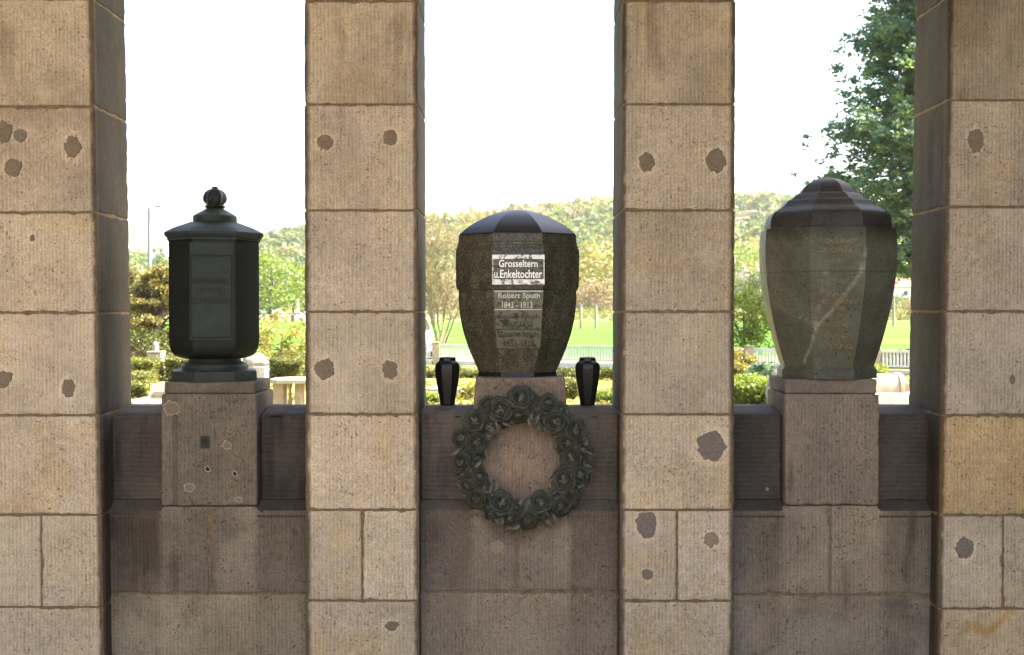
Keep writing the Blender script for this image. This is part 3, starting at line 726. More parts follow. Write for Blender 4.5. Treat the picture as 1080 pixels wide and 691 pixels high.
# --- two small black vases on the sill
VP = smoothprof([(8.2, 377.6), (8.6, 379), (8.8, 380.6)], 2) + smoothprof([(11.6, 383), (12.9, 387), (12.4, 396), (10.6, 408), (8.6, 419), (7.4, 428)], 3)
for cx_, lab in ((472, 'small black faceted vase on the sill left of the granite urn'), (619.5, 'small black faceted vase on the sill right of the granite urn')):
    vy = .325; r = thing('grave_vase', (WX(cx_, vy), vy, ZSILL), lab, 'vase', 'small black vases on the sill')
    V, FS = loft(VP, cx_, vy, ngon(8, 3), 1.0)
    V[:, 2] = np.maximum(V[:, 2], ZSILL + .001); V[-24:, 2] = ZSILL + .001
    make('vase_body', V, FS, M['vase'], r, smooth=28)
    V, FS = loft([(8.0, 378.2), (8.2, 377), (7, 376.6), (6.6, 377.4)], cx_, vy, ngon(8, 3), 1.0); make('vase_rim', V, FS, M['vase'], r, smooth=28)

# ------------------------------------------------------------------ bronze rose wreath
WC = (550.5, 484.5); wy = .035
wr = thing('rose_wreath', tuple(W(*WC, PAR - .02)), 'round dark green bronze wreath of roses hanging below the granite urn', 'wreath')
c0 = W(*WC, wy); sw = S(wy)
n, m = 120, 16; V = []
for i in range(n):
    t = 2 * math.pi * i / n; R0 = 56.5 * sw; r_ = 13.5 * sw * (1 + .16 * math.sin(9 * t + 1) + .1 * math.sin(23 * t))
    for k_ in range(m):
        q = 2 * math.pi * k_ / m; V.append((c0[0] + (R0 + r_ * math.cos(q)) * math.cos(t), wy + .026 + min(r_, .06) * .7 * math.sin(q), c0[2] + (R0 + r_ * math.cos(q)) * math.sin(t)))
FS = [[i * m + k_, i * m + (k_ + 1) % m, ((i + 1) % n) * m + (k_ + 1) % m, ((i + 1) % n) * m + k_] for i in range(n) for k_ in range(m)]
make('ring_base', V, FS, M['bronze'], wr, smooth=60)
def rose_mesh(seed, turns=3.0):
    """one rose head: whorls of overlapping cupped petals, radius 1, opening towards -y"""
    rg = random.Random(seed); mb = MB()
    for ring, (nr, rad_, hgt, wid) in enumerate(((5, .94, .10, 1.0), (5, .72, .26, .86), (4, .50, .40, .70), (3, .30, .50, .50), (2, .15, .56, .34))):
        for j in range(nr):
            t0 = 2 * math.pi * (j + .5 * (ring % 2)) / nr + rg.uniform(-.2, .2) + ring * .35
            Vp = []; nu, nv = 9, 6
            for a in range(nu):
                for b in range(nv):
                    u = (a / (nu - 1) - .5) * 2; v = b / (nv - 1)
                    ang = t0 + u * wid * math.pi / nr * 1.25
                    edge = 1 - .22 * abs(u) ** 3
                    rr = rad_ * (.45 + .55 * v ** .7 * edge) * (1 + .04 * math.sin(5 * u + seed + ring))
                    h = hgt * (.25 + .75 * math.sin(min(1, v * 1.15) * math.pi * .62)) - (.14 * max(0, v - .78) / .22 if ring < 2 else -.10 * v) + .05 * (1 - u * u) + .02 * (j % 2)
                    Vp.append((rr * math.cos(ang), -h, rr * math.sin(ang)))
            base = len(Vp); th = .05
            Vp += [(x * .97, y + th, z * .97) for x, y, z in Vp]
            FS = [[a * nv + b, (a + 1) * nv + b, (a + 1) * nv + b + 1, a * nv + b + 1] for a in range(nu - 1) for b in range(nv - 1)]
            FS += [[base + i for i in f[::-1]] for f in FS]
            for a in range(nu - 1): FS.append([a * nv + nv - 1, (a + 1) * nv + nv - 1, base + (a + 1) * nv + nv - 1, base + a * nv + nv - 1])
            for b in range(nv - 1): FS += [[b, b + 1, base + b + 1, base + b], [(nu - 1) * nv + b + 1, (nu - 1) * nv + b, base + (nu - 1) * nv + b, base + (nu - 1) * nv + b + 1]]
            mb.add(Vp, FS)
    mb.lathe([(.5, 0), (.45, .1), (.2, .3)], (0, 0), 12)
    V = np.concatenate(mb.V); V[-36:] = V[-36:][:, [0, 2, 1]] * np.array([1, -1, 1])
    me = bpy.data.meshes.new('rose'); me.from_pydata(V.tolist(), [], mb.F); me.materials.append(M['bronze'])
    me.polygons.foreach_set('use_smooth', np.ones(len(me.polygons), bool)); me.set_sharp_from_angle(angle=rad(50)); return me
ROSE = [rose_mesh(s) for s in (1, 2, 3)]
def leaf_mesh():
    V = []; nu, nv = 9, 5
    for a in range(nu):
        u = a / (nu - 1); w = .52 * max(0, math.sin(math.pi * min(1, u * .93 + .05))) ** .6 * (1 + .07 * math.sin(a * 2.9)) + .01
        for b in range(nv):
            v = (b / (nv - 1) - .5) * 2; V.append((u * 1.25 - .3, -.14 * math.sin(u * 2.6) - .10 * abs(v) + .04 * math.sin(a * 1.7) * v, v * w))
    base = len(V); V += [(x, y + .08, z) for x, y, z in V]
    FS = [[a * nv + b, (a + 1) * nv + b, (a + 1) * nv + b + 1, a * nv + b + 1] for a in range(nu - 1) for b in range(nv - 1)]
    FS += [[base + i for i in f[::-1]] for f in FS]
    for a in range(nu - 1): FS += [[a * nv, base + a * nv, base + (a + 1) * nv, (a + 1) * nv], [a * nv + nv - 1, (a + 1) * nv + nv - 1, base + (a + 1) * nv + nv - 1, base + a * nv + nv - 1]]
    me = bpy.data.meshes.new('leaf'); me.from_pydata(V, [], FS); me.materials.append(M['bronze'])
    me.polygons.foreach_set('use_smooth', np.ones(len(me.polygons), bool)); return me
LEAF = leaf_mesh()
rl = [(365, 68, 47), (275, 130, 47), (490, 88, 36), (158, 172, 42), (512, 187, 50), (606, 216, 46), (180, 275, 44), (95, 358, 42), (95, 245, 38), (574, 338, 44), (538, 428, 47), (628, 415, 40), (445, 518, 44), (285, 525, 44), (165, 520, 42), (235, 588, 32), (390, 620, 40), (543, 555, 40), (355, 172, 36), (198, 412, 32), (556, 275, 38), (646, 306, 36), (127, 462, 34), (315, 610, 32), (212, 96, 32), (432, 132, 30), (590, 486, 34), (100, 412, 24), (225, 215, 24), (470, 590, 28), (330, 90, 27), (300, 205, 25), (250, 172, 24), (130, 300, 27), (150, 390, 27), (215, 460, 26), (250, 490, 24), (345, 545, 27), (340, 585, 25), (500, 480, 24), (600, 540, 25), (645, 360, 25), (520, 300, 25), (545, 120, 27), (570, 160, 25), (410, 95, 24), (470, 150, 25), (205, 150, 25), (190, 340, 24), (630, 265, 25)]
rg = random.Random(5)
for q, (x, y, r_) in enumerate(rl):
    px, py = 460 + x / 4.067, 400 + y / 4.067; dx, dy = (px - WC[0]) / 57, (py - WC[1]) / 57; d = math.hypot(dx, dy)
    k9 = (1 + (d - 1) * .78) / d; px, py = WC[0] + dx * 57 * k9, WC[1] + dy * 57 * k9
    off = (d - 1.0) * 1.1
    o = bpy.data.objects.new('rose' if r_ > 30 else 'rosebud', ROSE[q % 3]); COL.objects.link(o); o.parent = wr
    p = W(px, py, wy - (.024 if r_ > 30 else .016) + .05 * abs(d - 1))
    o.location = Vector(p) - wr.location; q9 = r_ / 4.067 * sw * (1.30 if r_ > 30 else 1.35); o.scale = (q9 * rg.uniform(.92, 1.08), q9 * .82, q9 * rg.uniform(.92, 1.08))
    lean = max(-.75, min(.75, off * 1.9))
    ax = Vector((dx, 0, -dy)).normalized() if d > .05 else Vector((1, 0, 0))       # outward in the wall plane
    rotax = ax.cross(Vector((0, -1, 0))).normalized()
    o.rotation_mode = 'QUATERNION'
    o.rotation_quaternion = Matrix.Rotation(-lean, 3, rotax).to_quaternion() @ Matrix.Rotation(rg.uniform(0, 6.28), 3, 'Y').to_quaternion()
for q in range(78):
    t = 2 * math.pi * (q + rg.uniform(-.3, .3)) / 78; rr = rg.choice((45, 50, 56, 62, 65)) + rg.uniform(-2, 2)
    px, py = WC[0] + rr * math.cos(t), WC[1] + rr * math.sin(t)
    o = bpy.data.objects.new('leaf', LEAF); COL.objects.link(o); o.parent = wr
    p = W(px, py, wy - .004 + .05 * abs(rr / 57 - 1) - rg.uniform(0, .012)); o.location = Vector(p) - wr.location
    o.scale = (sw * rg.uniform(9, 12.5),) * 3
    out = -t if rr > 57 else (math.pi - t); out += rg.uniform(-1.0, 1.0)
    o.rotation_mode = 'QUATERNION'
    o.rotation_quaternion = Matrix.Rotation(-out, 3, 'Y').to_quaternion() @ Matrix.Rotation(rg.uniform(-.5, .5), 3, 'X').to_quaternion()

# broken stone left on the ledge behind the right urn
def rock(name, c, r, mat, label=None, cat=None, parent=None, seed=0, flat=1.0):
    n, m = 18, 24; V = []
    for i in range(n + 1):
        for k_ in range(m):
            a = math.pi * i / n; b = 2 * math.pi * k_ / m; V.append((math.sin(a) * math.cos(b), math.sin(a) * math.sin(b), math.cos(a)))
    V = np.array(V); k = .65 + .8 * fbm(V + seed, 1.6, seed, 4); V = V * k[:, None] * np.array(r); V[:, 2] = np.maximum(V[:, 2], -r[2] * .55)
    V = V + np.array(c) + np.array([0, 0, r[2] * .55])
    FS = [[i * m + k_, (i + 1) * m + k_, (i + 1) * m + (k_ + 1) % m, i * m + (k_ + 1) % m] for i in range(n) for k_ in range(m)]
    o = make(name, V, FS, mat, parent, smooth=40)
    if label: tag(o, label, cat)
    return o
p = W(821, 399, .40)

# ------------------------------------------------------------------ ground, court, ceiling
def sheet(name, x0, x1, y0, y1, z, mat, kind='structure', nx=2, ny=2, wob=0):
    xs = np.linspace(x0, x1, nx); ys = np.linspace(y0, y1, ny); V = np.array([(x, y, z) for y in ys for x in xs])
    if wob: V[:, 1] += wob * (fbm(V, .02, 3) - .5) * (np.abs(V[:, 1] - (y0 + y1) / 2) > (y1 - y0) * .4)
    FS = [[j * nx + i, j * nx + i + 1, (j + 1) * nx + i + 1, (j + 1) * nx + i] for j in range(ny - 1) for i in range(nx - 1)]
    return make(name, V, FS, mat, None, kind=kind)
sheet('ground', -1600, 1600, -300, 1150, -.02, M['field'])
sheet('cemetery_lawn', -60, 60, .46, 31, 0.0, M['turf'], nx=40, ny=20)
sheet('court_paving', -40, 40, -40, .46, -.004, M['gravel'])
sheet('meadow', -160, 160, 36, 170, -.005, M['meadow'], nx=30, ny=20, wob=8)
sheet('road', -400, 20, 205, 222, .02, M['road'], nx=30, ny=3)
cl = MB().box(-9, 9, -2.6, 1.15, 4.06, 4.3, .01); cl.build('ceiling', M['plaster'], None, kind='structure')
# unseen walls added either side of walk and forecourt to narrow the daylight
for nm, q in (('daylight_baffle', (-5.4, -5.0, -13, .1)), ('daylight_baffle', (5.0, 5.4, -13, .1))):
    MB().box(*q, -.05, 6.5, .02).build(nm, M['baffle'], None, kind='structure')
t_ = np.tile(T_PIER, (len(lint.V[0]), 1)); lint.build('lintel', M['stone'], None, tone=t_, kind='structure')
pz = thing('column_heads', (0, .2, ZTOP), 'row of stone blocks joining piers to the lintel above the photo', 'stone blocks') if False else None

# ------------------------------------------------------------------ foliage
def leaves(mb, C_, n_each, rads, size, tint, seed=0, flat=1.0, shell=.0, up=0.0, jit=.13):
    """leaf sized quads spread through ellipsoid clumps; tint = base value per clump"""
    r = np.random.default_rng(seed); C_ = np.asarray(C_, float); N = len(C_) * n_each
    d = r.normal(size=(N, 3)); d /= np.linalg.norm(d, axis=1, keepdims=True)
    q = r.random(N); q = (shell + (1 - shell) * q) ** (1 / 2.2)
    rr = np.repeat(np.asarray(rads, float), n_each); c = np.repeat(C_, n_each, axis=0)
    off = d * (q * rr)[:, None] * np.array([1, 1, flat]); p = c + off
    a = r.normal(size=(N, 3)); a[:, 2] *= .6; a /= np.linalg.norm(a, axis=1, keepdims=True)
    b = np.cross(a, r.normal(size=(N, 3)) + np.array([0, 0, up])); b /= np.linalg.norm(b, axis=1, keepdims=True) + 1e-9
    s = size * (.6 + .8 * r.random(N))[:, None]
    V = np.stack([p - a * s, p + b * s * .55, p + a * s, p - b * s * .55], 1).reshape(-1, 3)
    FS = np.arange(4 * N).reshape(-1, 4)
    t = np.clip(np.repeat(np.asarray(tint, float), n_each) + r.normal(0, jit, N), 0, 1)
    mb.add(V, FS, np.repeat(t, 4))
def crown(mb, c, R, n_cl, n_each, cl_r, size, seed, tint=(.5, .22), flat=1.0, shell=.55, lflat=1.0):
    r = np.random.default_rng(seed); d = r.normal(size=(n_cl, 3)); d /= np.linalg.norm(d, axis=1, keepdims=True)
    q = (shell + (1 - shell) * r.random(n_cl))
    lump = .75 + .6 * fbm(d, 1.7, seed, 3)
    P = np.array(c) + d * (q * lump)[:, None] * np.array(R)
    leaves(mb, P, n_each, cl_r * (.6 + .8 * r.random(n_cl)), size, tint[0] + r.normal(0, tint[1], n_cl), seed + 1, lflat)
    return P
def limb(mb, a, b, r0, r1, seed, sag=.0, n=6):
    r = random.Random(seed); a, b = np.array(a, float), np.array(b, float); L = np.linalg.norm(b - a); P = []
    for i in range(n + 1):
        f = i / n; p = a + (b - a) * f; k = math.sin(f * math.pi) * L * .05
        P.append(p + np.array([r.uniform(-k, k), r.uniform(-k, k), r.uniform(-k, k) - sag * math.sin(f * math.pi) * L]))
    mb.tube(P, [r0 + (r1 - r0) * i / n for i in range(n + 1)], 7); return P
def tree(name, px, d, ztop, R, mat, label, group, seed, n_cl=60, n_each=60, cl_r=.5, size=.06, zc=None, trunk=.09, tint=(.5, .2), base_z=0.0, flat=None, cat='tree'):
    """broadleaf tree or shrub: trunk with limbs and an uneven crown"""
    Y = d - 4.8; x = WX(px, Y); rt = thing(name, (x, Y, base_z), label, cat, group)
    zc = zc if zc is not None else (ztop + base_z) * .55; Rz = flat or (ztop - zc)
    cm = MB(); P = crown(cm, (x, Y, zc), (R, R, Rz), n_cl, n_each, cl_r, size, seed, tint)
    tm = MB(); top = (x + .05 * R, Y, zc + .2 * Rz); limb(tm, (x, Y, base_z - .02), top, trunk, trunk * .35, seed)
    for i in range(0, len(P), max(1, len(P) // 9)):
        a = np.array([x, Y, base_z + (zc - base_z) * .55]); limb(tm, a + (np.array(top) - a) * ((i % 5) / 6), P[i], trunk * .4, trunk * .1, seed + i)
    tm.build('trunk', M['bark'], rt, smooth=60); cm.build('crown', M[mat], rt); return rt
def hedge(x0, x1, yt, d, mat, label, seed, depth=.7, group='clipped box hedges of the cemetery', cat='hedge', dens=1.0, z0=0.0, tint=.55, lump=.06):
    Y = d - 4.8; a, b = WX(x0, Y), WX(x1, Y); zt = WZ(yt, Y); rt = thing('hedge', ((a + b) / 2, Y + depth / 2, z0), label, cat, group)
    # knobbly twig core
    P, FS = rbox((a + .06, Y + .06, z0), (b - .06, Y + depth - .06, zt - .06), .12 if zt - z0 > .4 else .06, step=.12)
    P = P + (fbm(P, 3, seed)[:, None] - .5) * .12
    P[:, 2] = np.maximum(P[:, 2], z0)
    make('hedge_core', P, FS, M['hedge_core'], rt, smooth=60)
    r = np.random.default_rng(seed); area = (b - a) * (zt - z0) + (b - a) * depth + 2 * depth * (zt - z0)
    n = int(area * 170 * dens); q = r.random((n, 3)); P = np.array([a, Y, z0 + .02]) + q * np.array([b - a, depth, zt - z0 - .02])
    face = r.choice(4, n, p=[.42, .36, .11, .11]); P[face == 0, 1] = Y + .02; P[face == 1, 2] = zt - .03; P[face == 2, 0] = a + .03; P[face == 3, 0] = b - .03
    e = (P[:, 2] > zt - .1) & ((P[:, 1] < Y + .1) | (P[:, 0] < a + .1) | (P[:, 0] > b - .1)); P[e, 2] -= .04
    P += (fbm(P, 2.2, seed + 1)[:, None] - .5) * lump * 3 * np.array([.3, 1, 1])
    P[:, 2] = np.maximum(P[:, 2], z0 + .03)
    m = MB(); leaves(m, P, 16, np.full(n, .065), .024, tint + .45 * (fbm(P, 3.5, seed + 2) - .5) + r.normal(0, .1, n), seed + 3); m.build('hedge_leaves', M[mat], rt); return rt

# --- big dark tree behind the right pier
Yb = 27.5; xb = WX(1016, Yb); bt = thing('dark_cedar', (xb, Yb, 0), 'tall dark green cedar with layered ragged branches beside the rightmost pier', 'tree')
tm = MB(); tr = [(xb + .12 * math.sin(z), Yb + .1 * math.cos(z * 1.3), z) for z in np.linspace(-.05, 16, 14)]; tm.tube(tr, np.linspace(.36, .06, 14), 12)
outl = [(-60, 925), (0, 902), (38, 903), (60, 898), (100, 874), (130, 856), (150, 862), (172, 858), (195, 842), (225, 850), (255, 880), (285, 905)]
cm = MB(); r = np.random.default_rng(3); CL = []; CR = []; CT = []
for li in range(165):
    py = r.uniform(-90, 288); ang = r.uniform(0, 2 * math.pi)
    if li % 5 < 3: ang = math.pi + r.uniform(-.9, .9)           # denser on the side that is seen
    ext = (1016 - np.interp(py, [a for a, b in outl], [b for a, b in outl])) * S(Yb) * r.uniform(.6, 1.0)
    z = WZ(py, Yb); bz = z - ext * r.uniform(-.05, .22)
    tip = np.array([xb + ext * math.cos(ang), Yb + ext * math.sin(ang), z]); st = np.array([xb, Yb, max(.6, bz)])
    pts = limb(tm, st, tip, .055, .012, li, sag=-.03)
    for f in np.linspace(.2, 1.0, 13):
        p = st + (tip - st) * f
        for s_ in range(2 if f < .55 else 3):
            CL.append(p + r.normal(0, .20 + .12 * f, 3) * np.array([1, 1, .45])); CR.append(r.uniform(.13, .27)); CT.append(.42 + .3 * r.normal() * .6 + .12 * math.cos(ang - .2))  # sunward limbs tinted lighter, sunlight put into the leaf colour
tm.build('trunk', M['bark'], bt, smooth=60)
leaves(cm, CL, 24, CR, .064, CT, 9, .65); cm.build('crown', M['leaf_dark'], bt)

# --- left bay: golden conifers, hedges, graves
def conifer(px, d, ztop, R, label, seed, tint, mat='leaf_gold', n=70):
    Y = d - 4.8; x = WX(px, Y); rt = thing('golden_conifer', (x, Y, 0), label, 'conifer', 'golden conifers behind the hedges')
    tm = MB(); limb(tm, (x, Y, -.02), (x, Y, ztop * .93), .10, .02, seed); r = np.random.default_rng(seed); P = []; RR = []; T = []
    for i in range(n):
        f = (i + r.random()) / n; z = .12 + f * (ztop - .2); w = R * max(0, 1 - f ** 1.7) ** .75 * r.uniform(.75, 1.05) + .05; a = r.uniform(0, 6.28)
        tip = np.array([x + w * math.cos(a), Y + w * math.sin(a), z + .12]); limb(tm, (x, Y, max(.1, z - .25)), tip, .02, .006, seed + i, n=3)
        for g in (.55, .8, 1.0):
            P.append(np.array([x, Y, z - .06]) + (tip - np.array([x, Y, z - .06])) * g + r.normal(0, .06, 3)); RR.append(r.uniform(.12, .24)); T.append(tint + .25 * (g - .7) + r.normal(0, .14))
    tm.build('trunk', M['bark'], rt, smooth=60); m = MB(); leaves(m, P, 80, RR, .035, T, seed + 1, .6); m.build('crown', M[mat], rt)
conifer(170, 31.0, WZ(283, 26.2), 1.55, 'wide golden brown conifer directly left of the black urn', 5, .62, n=170)
conifer(131, 33.5, WZ(276, 28.7), .80, 'narrow dark topped conifer at the edge of the leftmost pier', 6, .28)
tree('dark_shrub', 146, 29.6, WZ(350, 24.8), 1.0, 'leaf_box', 'dark green leafy shrub under the golden conifer', 'shrubs of the cemetery', 15, 60, 90, .22, .035, tint=(.25, .18), cat='shrub')
hedge(96, 162, 379.5, 25.3, 'leaf_box', 'longest rounded hedge in front of the conifers beside the leftmost pier', 101, 1.1)
hedge(96, 154, 392.5, 23.2, 'leaf_box', 'middle low hedge of three steps beside the leftmost pier', 102, .7)
hedge(100, 153, 403.5, 20.6, 'leaf_box', 'nearest low hedge left of the small reddish gravestone', 103, .8)
hedge(173, 206, 377.5, 25.8, 'leaf_box', 'short hedge half hidden by the foot of the black urn', 104, .8)
hedge(283, 318.5, 378, 25.4, 'leaf_box', 'clipped hedge behind the stone table', 105, 1.0, tint=.42)
hedge(305, 345, 375, 27.4, 'leaf_box', 'darker hedge right behind the hedge at the stone table', 106, 1.0, tint=.3)
tree('yellow_shrub', 296, 29.5, WZ(331, 24.7), 1.0, 'leaf_yellow', 'airy yellow green shrub between the black urn and the pier', 'shrubs of the cemetery', 21, 80, 60, .20, .035, trunk=.05, cat='shrub', tint=(.5, .22))
def stone_box(name, pieces, label, cat, loc, group=None):
    rt = thing(name, loc, label, cat, group)
    for pn, args, mat in pieces: MB().box(*args).build(pn, M[mat], rt, smooth=40)
    return rt
def frame(px, d): Y = d - 4.8; return WX(px, Y), Y, S(Y)
x, Y, s = frame(161.5, 27.0)
pg = stone_box('grave_pillar', [('pillar_block', (x - 6.8 * s, x + 8.2 * s, Y, Y + .35, 0, WZ(372.5, Y), .02), 'pale_stone'), ('pillar_cap', (x - 7.4 * s, x + 8.8 * s, Y - .02, Y + .37, WZ(372.4, Y), WZ(370.8, Y), .012), 'pale_stone')], 'pale square grave pillar rising behind the long hedge', 'gravestone', (x, Y, 0))
gu = thing('grave_urn', (x, Y + .17, WZ(370.8, Y)), 'small grey lidded urn on top of the pale grave pillar', 'urn'); z0 = WZ(370.8, Y)
MB().lathe([(2.6 * s, z0 + .001), (3.1 * s, z0 + .01), (3.4 * s, z0 + .09), (3.3 * s, z0 + .15), (3.0 * s, z0 + .155)], (x, Y + .17), 20).build('urn_body', M['grey_stone'], gu, smooth=40)
MB().lathe([(3.4 * s, z0 + .155), (3.3 * s, z0 + .17), (2.2 * s, z0 + .20), (1.2 * s, z0 + .23), (.3 * s, z0 + .24)], (x, Y + .17), 20).build('urn_lid', M['grey_stone'], gu, smooth=40)
x, Y, s = frame(170, 20.2)
rt = thing('gravestone', (x, Y, 0), 'small reddish slanted gravestone beside the nearest low hedge', 'gravestone', None)
zt = WZ(404.5, Y); V = [(x - 15 * s, Y, 0), (x + 14 * s, Y, 0), (x + 14 * s, Y + .12, zt), (x - 13 * s, Y + .12, zt - .02), (x - 15 * s, Y + .5, 0), (x + 14 * s, Y + .5, 0), (x + 14 * s, Y + .4, zt), (x - 13 * s, Y + .4, zt - .02)]
make('stone_block', V, [[0, 1, 2, 3], [5, 4, 7, 6], [1, 5, 6, 2], [4, 0, 3, 7], [3, 2, 6, 7], [4, 5, 1, 0]], M['rose_stone'], rt)
MB().box(x - 9 * s, x + 11 * s, Y + .02, Y + .05, .08, zt * .55, .006).build('inscription_panel', M['pale_stone'], rt)
x, Y, s = frame(160, 19.0)
stone_box('grave_kerb', [('kerb_front', (x - 27 * s, x + 26 * s, Y, Y + .14, 0, .10, .01), 'white'), ('kerb_side', (x - 27 * s, x - 20 * s, Y + .142, Y + .9, 0, .09, .01), 'white'), ('kerb_side', (x + 20 * s, x + 26 * s, Y + .142, Y + .9, 0, .09, .01), 'white')], 'low white grave kerb in front of the reddish gravestone', 'grave kerb', (x, Y, 0))
x, Y, s = frame(268, 22.6)
stone_box('gravestone', [('stone_block', (x - 16 * s, x + 11.5 * s, Y, Y + .35, 0, WZ(386.5, Y), .02), 'grey_stone')], 'grey block gravestone at the right foot of the black urn', 'gravestone', (x, Y, 0))
rock('rubble_stone', (x - .02, Y + .17, WZ(386.5, Y)), (.24, .17, .15), M['grey_stone'], 'rough rubble lump lying on the grey block gravestone', 'rock', seed=4)
# stone table with slab top near the pier
x, Y, s = frame(306, 14.2); zt = WZ(400.5, Y)
tb = thing('stone_table', (x, Y + .3, 0), 'weathered stone table with turned legs and pale slab seen past the black urn', 'stone table')
V = []; 
for z in (zt - .045, zt):
    V += [(x - 23 * s, Y + .02, z), (x - 12 * s, Y - .10, z), (x + 34 * s, Y - .10, z), (x + 34 * s, Y + .62, z), (x - 10 * s, Y + .62, z), (x - 23 * s, Y + .45, z)]
make('table_slab', V, [[5, 4, 3, 2, 1, 0], [6, 7, 8, 9, 10, 11]] + [[i, (i + 1) % 6, 6 + (i + 1) % 6, 6 + i] for i in range(6)], M['pale_stone'], tb)
MB().box(x - 19 * s, x - 8 * s, Y + .02, Y + .30, 0, zt - .046, .01).build('corner_leg', M['rose_stone'], tb)
MB().box(x + 4 * s, x + 12 * s, Y + .02, Y + .22, 0, zt - .046, .01).build('corner_leg', M['rose_stone'], tb)
for q in (-2, 17, 24):
    MB().lathe([(.030, 0), (.034, .03), (.020, .06), (.034, .22), (.040, .36), (.022, .5), (.018, zt - .12), (.032, zt - .08), (.03, zt - .046)], (x + q * s, Y + .1), 14).build('baluster', M['rose_stone'], tb, smooth=60)
# street lamp behind
x, Y, s = frame(158, 95); lp = thing('street_lamp', (x, Y, 0), 'thin tall grey street lamp mast behind the golden conifer', 'street lamp'); zt = WZ(219, Y)
MB().tube([(x, Y, 0), (x, Y, zt * .5), (x, Y, zt)], [.22, .18, .14], 10).build('mast', M['metal_grey'], lp, smooth=60)
MB().tube([(x, Y, zt), (x + .3, Y, zt + .06), (x + .6, Y, zt + .05)], [.06, .05, .05], 8).build('arm', M['metal_grey'], lp, smooth=60)
MB().box(x + .5, x + 1.0, Y - .15, Y + .15, zt + .02, zt + .16, .04).build('lamp_head', M['metal_grey'], lp, smooth=40)

# --- centre bay: fence, bare tree, hedges
fa, fb_ = (WX(447, 29.2), 29.2), (WX(985, 23.2), 23.2)
fx = lambda q: (WX(q, 29.2 + (23.2 - 29.2) * (q - 447) / 538.), 29.2 + (23.2 - 29.2) * (q - 447) / 538.)
fr = thing('slat_fence', (*fx(460), 0), 'long white slat fence with brown concrete posts in front of the meadow', 'fence')
posts = [345, 400, 460, 562, 675, 790, 924, 1040]
for q in posts:
    px_, py_ = fx(q); MB().box(px_ - .10, px_ + .10, py_ - .1, py_ + .1, 0, .64, .015).build('fence_post', M['concrete'], fr, smooth=40)
    MB().box(px_ - .115, px_ + .115, py_ - .115, py_ + .115, .641, .68, .015).build('post_cap', M['concrete'], fr, smooth=40)
for a, b in zip(posts, posts[1:]):
    A, B_ = np.array(fx(a)), np.array(fx(b)); L = np.linalg.norm(B_ - A); u = (B_ - A) / L; nrm = np.array([-u[1], u[0]])
    def bar(m, s0, s1, z0, z1, th, c=0.0):
        P = [A + u * s0 + nrm * (c - th), A + u * s1 + nrm * (c - th), A + u * s1 + nrm * (c + th), A + u * s0 + nrm * (c + th)]
        m.add([(*p, z0) for p in P] + [(*p, z1) for p in P], [[3, 2, 1, 0], [4, 5, 6, 7]] + [[i, (i + 1) % 4, 4 + (i + 1) % 4, 4 + i] for i in range(4)])
    m = MB(); bar(m, .105, L - .105, .555, .62, .035); bar(m, .105, L - .105, .19, .235, .03); m.build('fence_rail', M['white'], fr)
    m = MB(); n = int((L - .3) / .085)
    for k_ in range(n): s0 = .15 + (L - .3) * k_ / n; bar(m, s0, s0 + .05, .237, .553, .012)
    m.build('slat_panel', M['white'], fr)
    m = MB(); bar(m, .105, L - .105, 0, .13, .06); m.build('plinth', M['white'], fr)
# bare multi-stemmed tree
x, Y, s = frame(464, 52); bt = thing('bare_tree', (x, Y, 0), 'leafless multi stemmed tree with fine upright twigs left of the granite urn', 'tree')
tm = MB(); tw = MB(); rb = random.Random(12); tips = []
for dx, top, lean in ((-2, 470 - 30, -1.0), (1, 478, .35), (-3, 448, -1.5), (3, 500, 1.9), (5, 520, 2.9), (0, 462, -.2)):
    z1 = rb.uniform(4.6, 5.4); e = np.array([x + lean * .75, Y + rb.uniform(-.8, .8), z1])
    P = limb(tm, (x + dx * s * .8, Y + rb.uniform(-.2, .2), -.02), e, .06, .022, rb.randint(0, 999), n=8)
    for k_ in range(26):
        i = rb.randint(2, 8); b = P[i] + np.array([rb.uniform(-1.3, 1.3), rb.uniform(-1.0, 1.0), rb.uniform(.5, 2.3)])
        Q = limb(tw, P[i], b, .014, .006, rb.randint(0, 9999), n=4)
        for h_ in range(6):
            j = rb.randint(1, 4); limb(tw, Q[j], Q[j] + np.array([rb.uniform(-.6, .6), rb.uniform(-.5, .5), rb.uniform(.25, 1.0)]), .007, .004, rb.randint(0, 9999), n=2)
        tips.append(b)
tm.build('trunk', M['twig'], bt, smooth=60); tw.build('twigs', M['twig'], bt)
m = MB(); leaves(m, tips, 9, np.full(len(tips), .35), .045, np.full(len(tips), .75), 3); m.build('buds', M['leaf_yellow'], bt)
hedge(425, 526, 390, 27.0, 'leaf_box', 'low dark hedge behind the left small vase', 111, .8, tint=.36)
hedge(578, 668, 390, 26.2, 'leaf_box', 'low dark hedge behind the right small vase', 112, .9, tint=.34)
hedge(585, 612, 402, 20.5, 'leaf_box', 'small round box bush between granite urn and right vase', 113, .5, tint=.5, cat='bush', group='low bushes of the cemetery')
hedge(628, 668, 412, 19.6, 'leaf_bright', 'bright green low bush at the foot of the right vase', 114, .5, tint=.6, cat='bush', group='low bushes of the cemetery')
hedge(486, 500, 408, 20.5, 'leaf_yellow', 'small yellow bush just right of the left vase', 115, .4, tint=.6, cat='bush', group='low bushes of the cemetery')
hedge(432, 462, 416, 19.2, 'leaf_bright', 'low bright bush left of the left vase', 116, .4, tint=.65, cat='bush', group='low bushes of the cemetery')
x, Y, s = frame(497, 21.8); stone_box('grave_slab', [('slab', (x - 22 * s, x + 12 * s, Y, Y + .5, 0, .10, .02), 'rose_stone')], 'flat reddish grave slab on the lawn behind the left small vase', 'grave slab', (x, Y, 0))
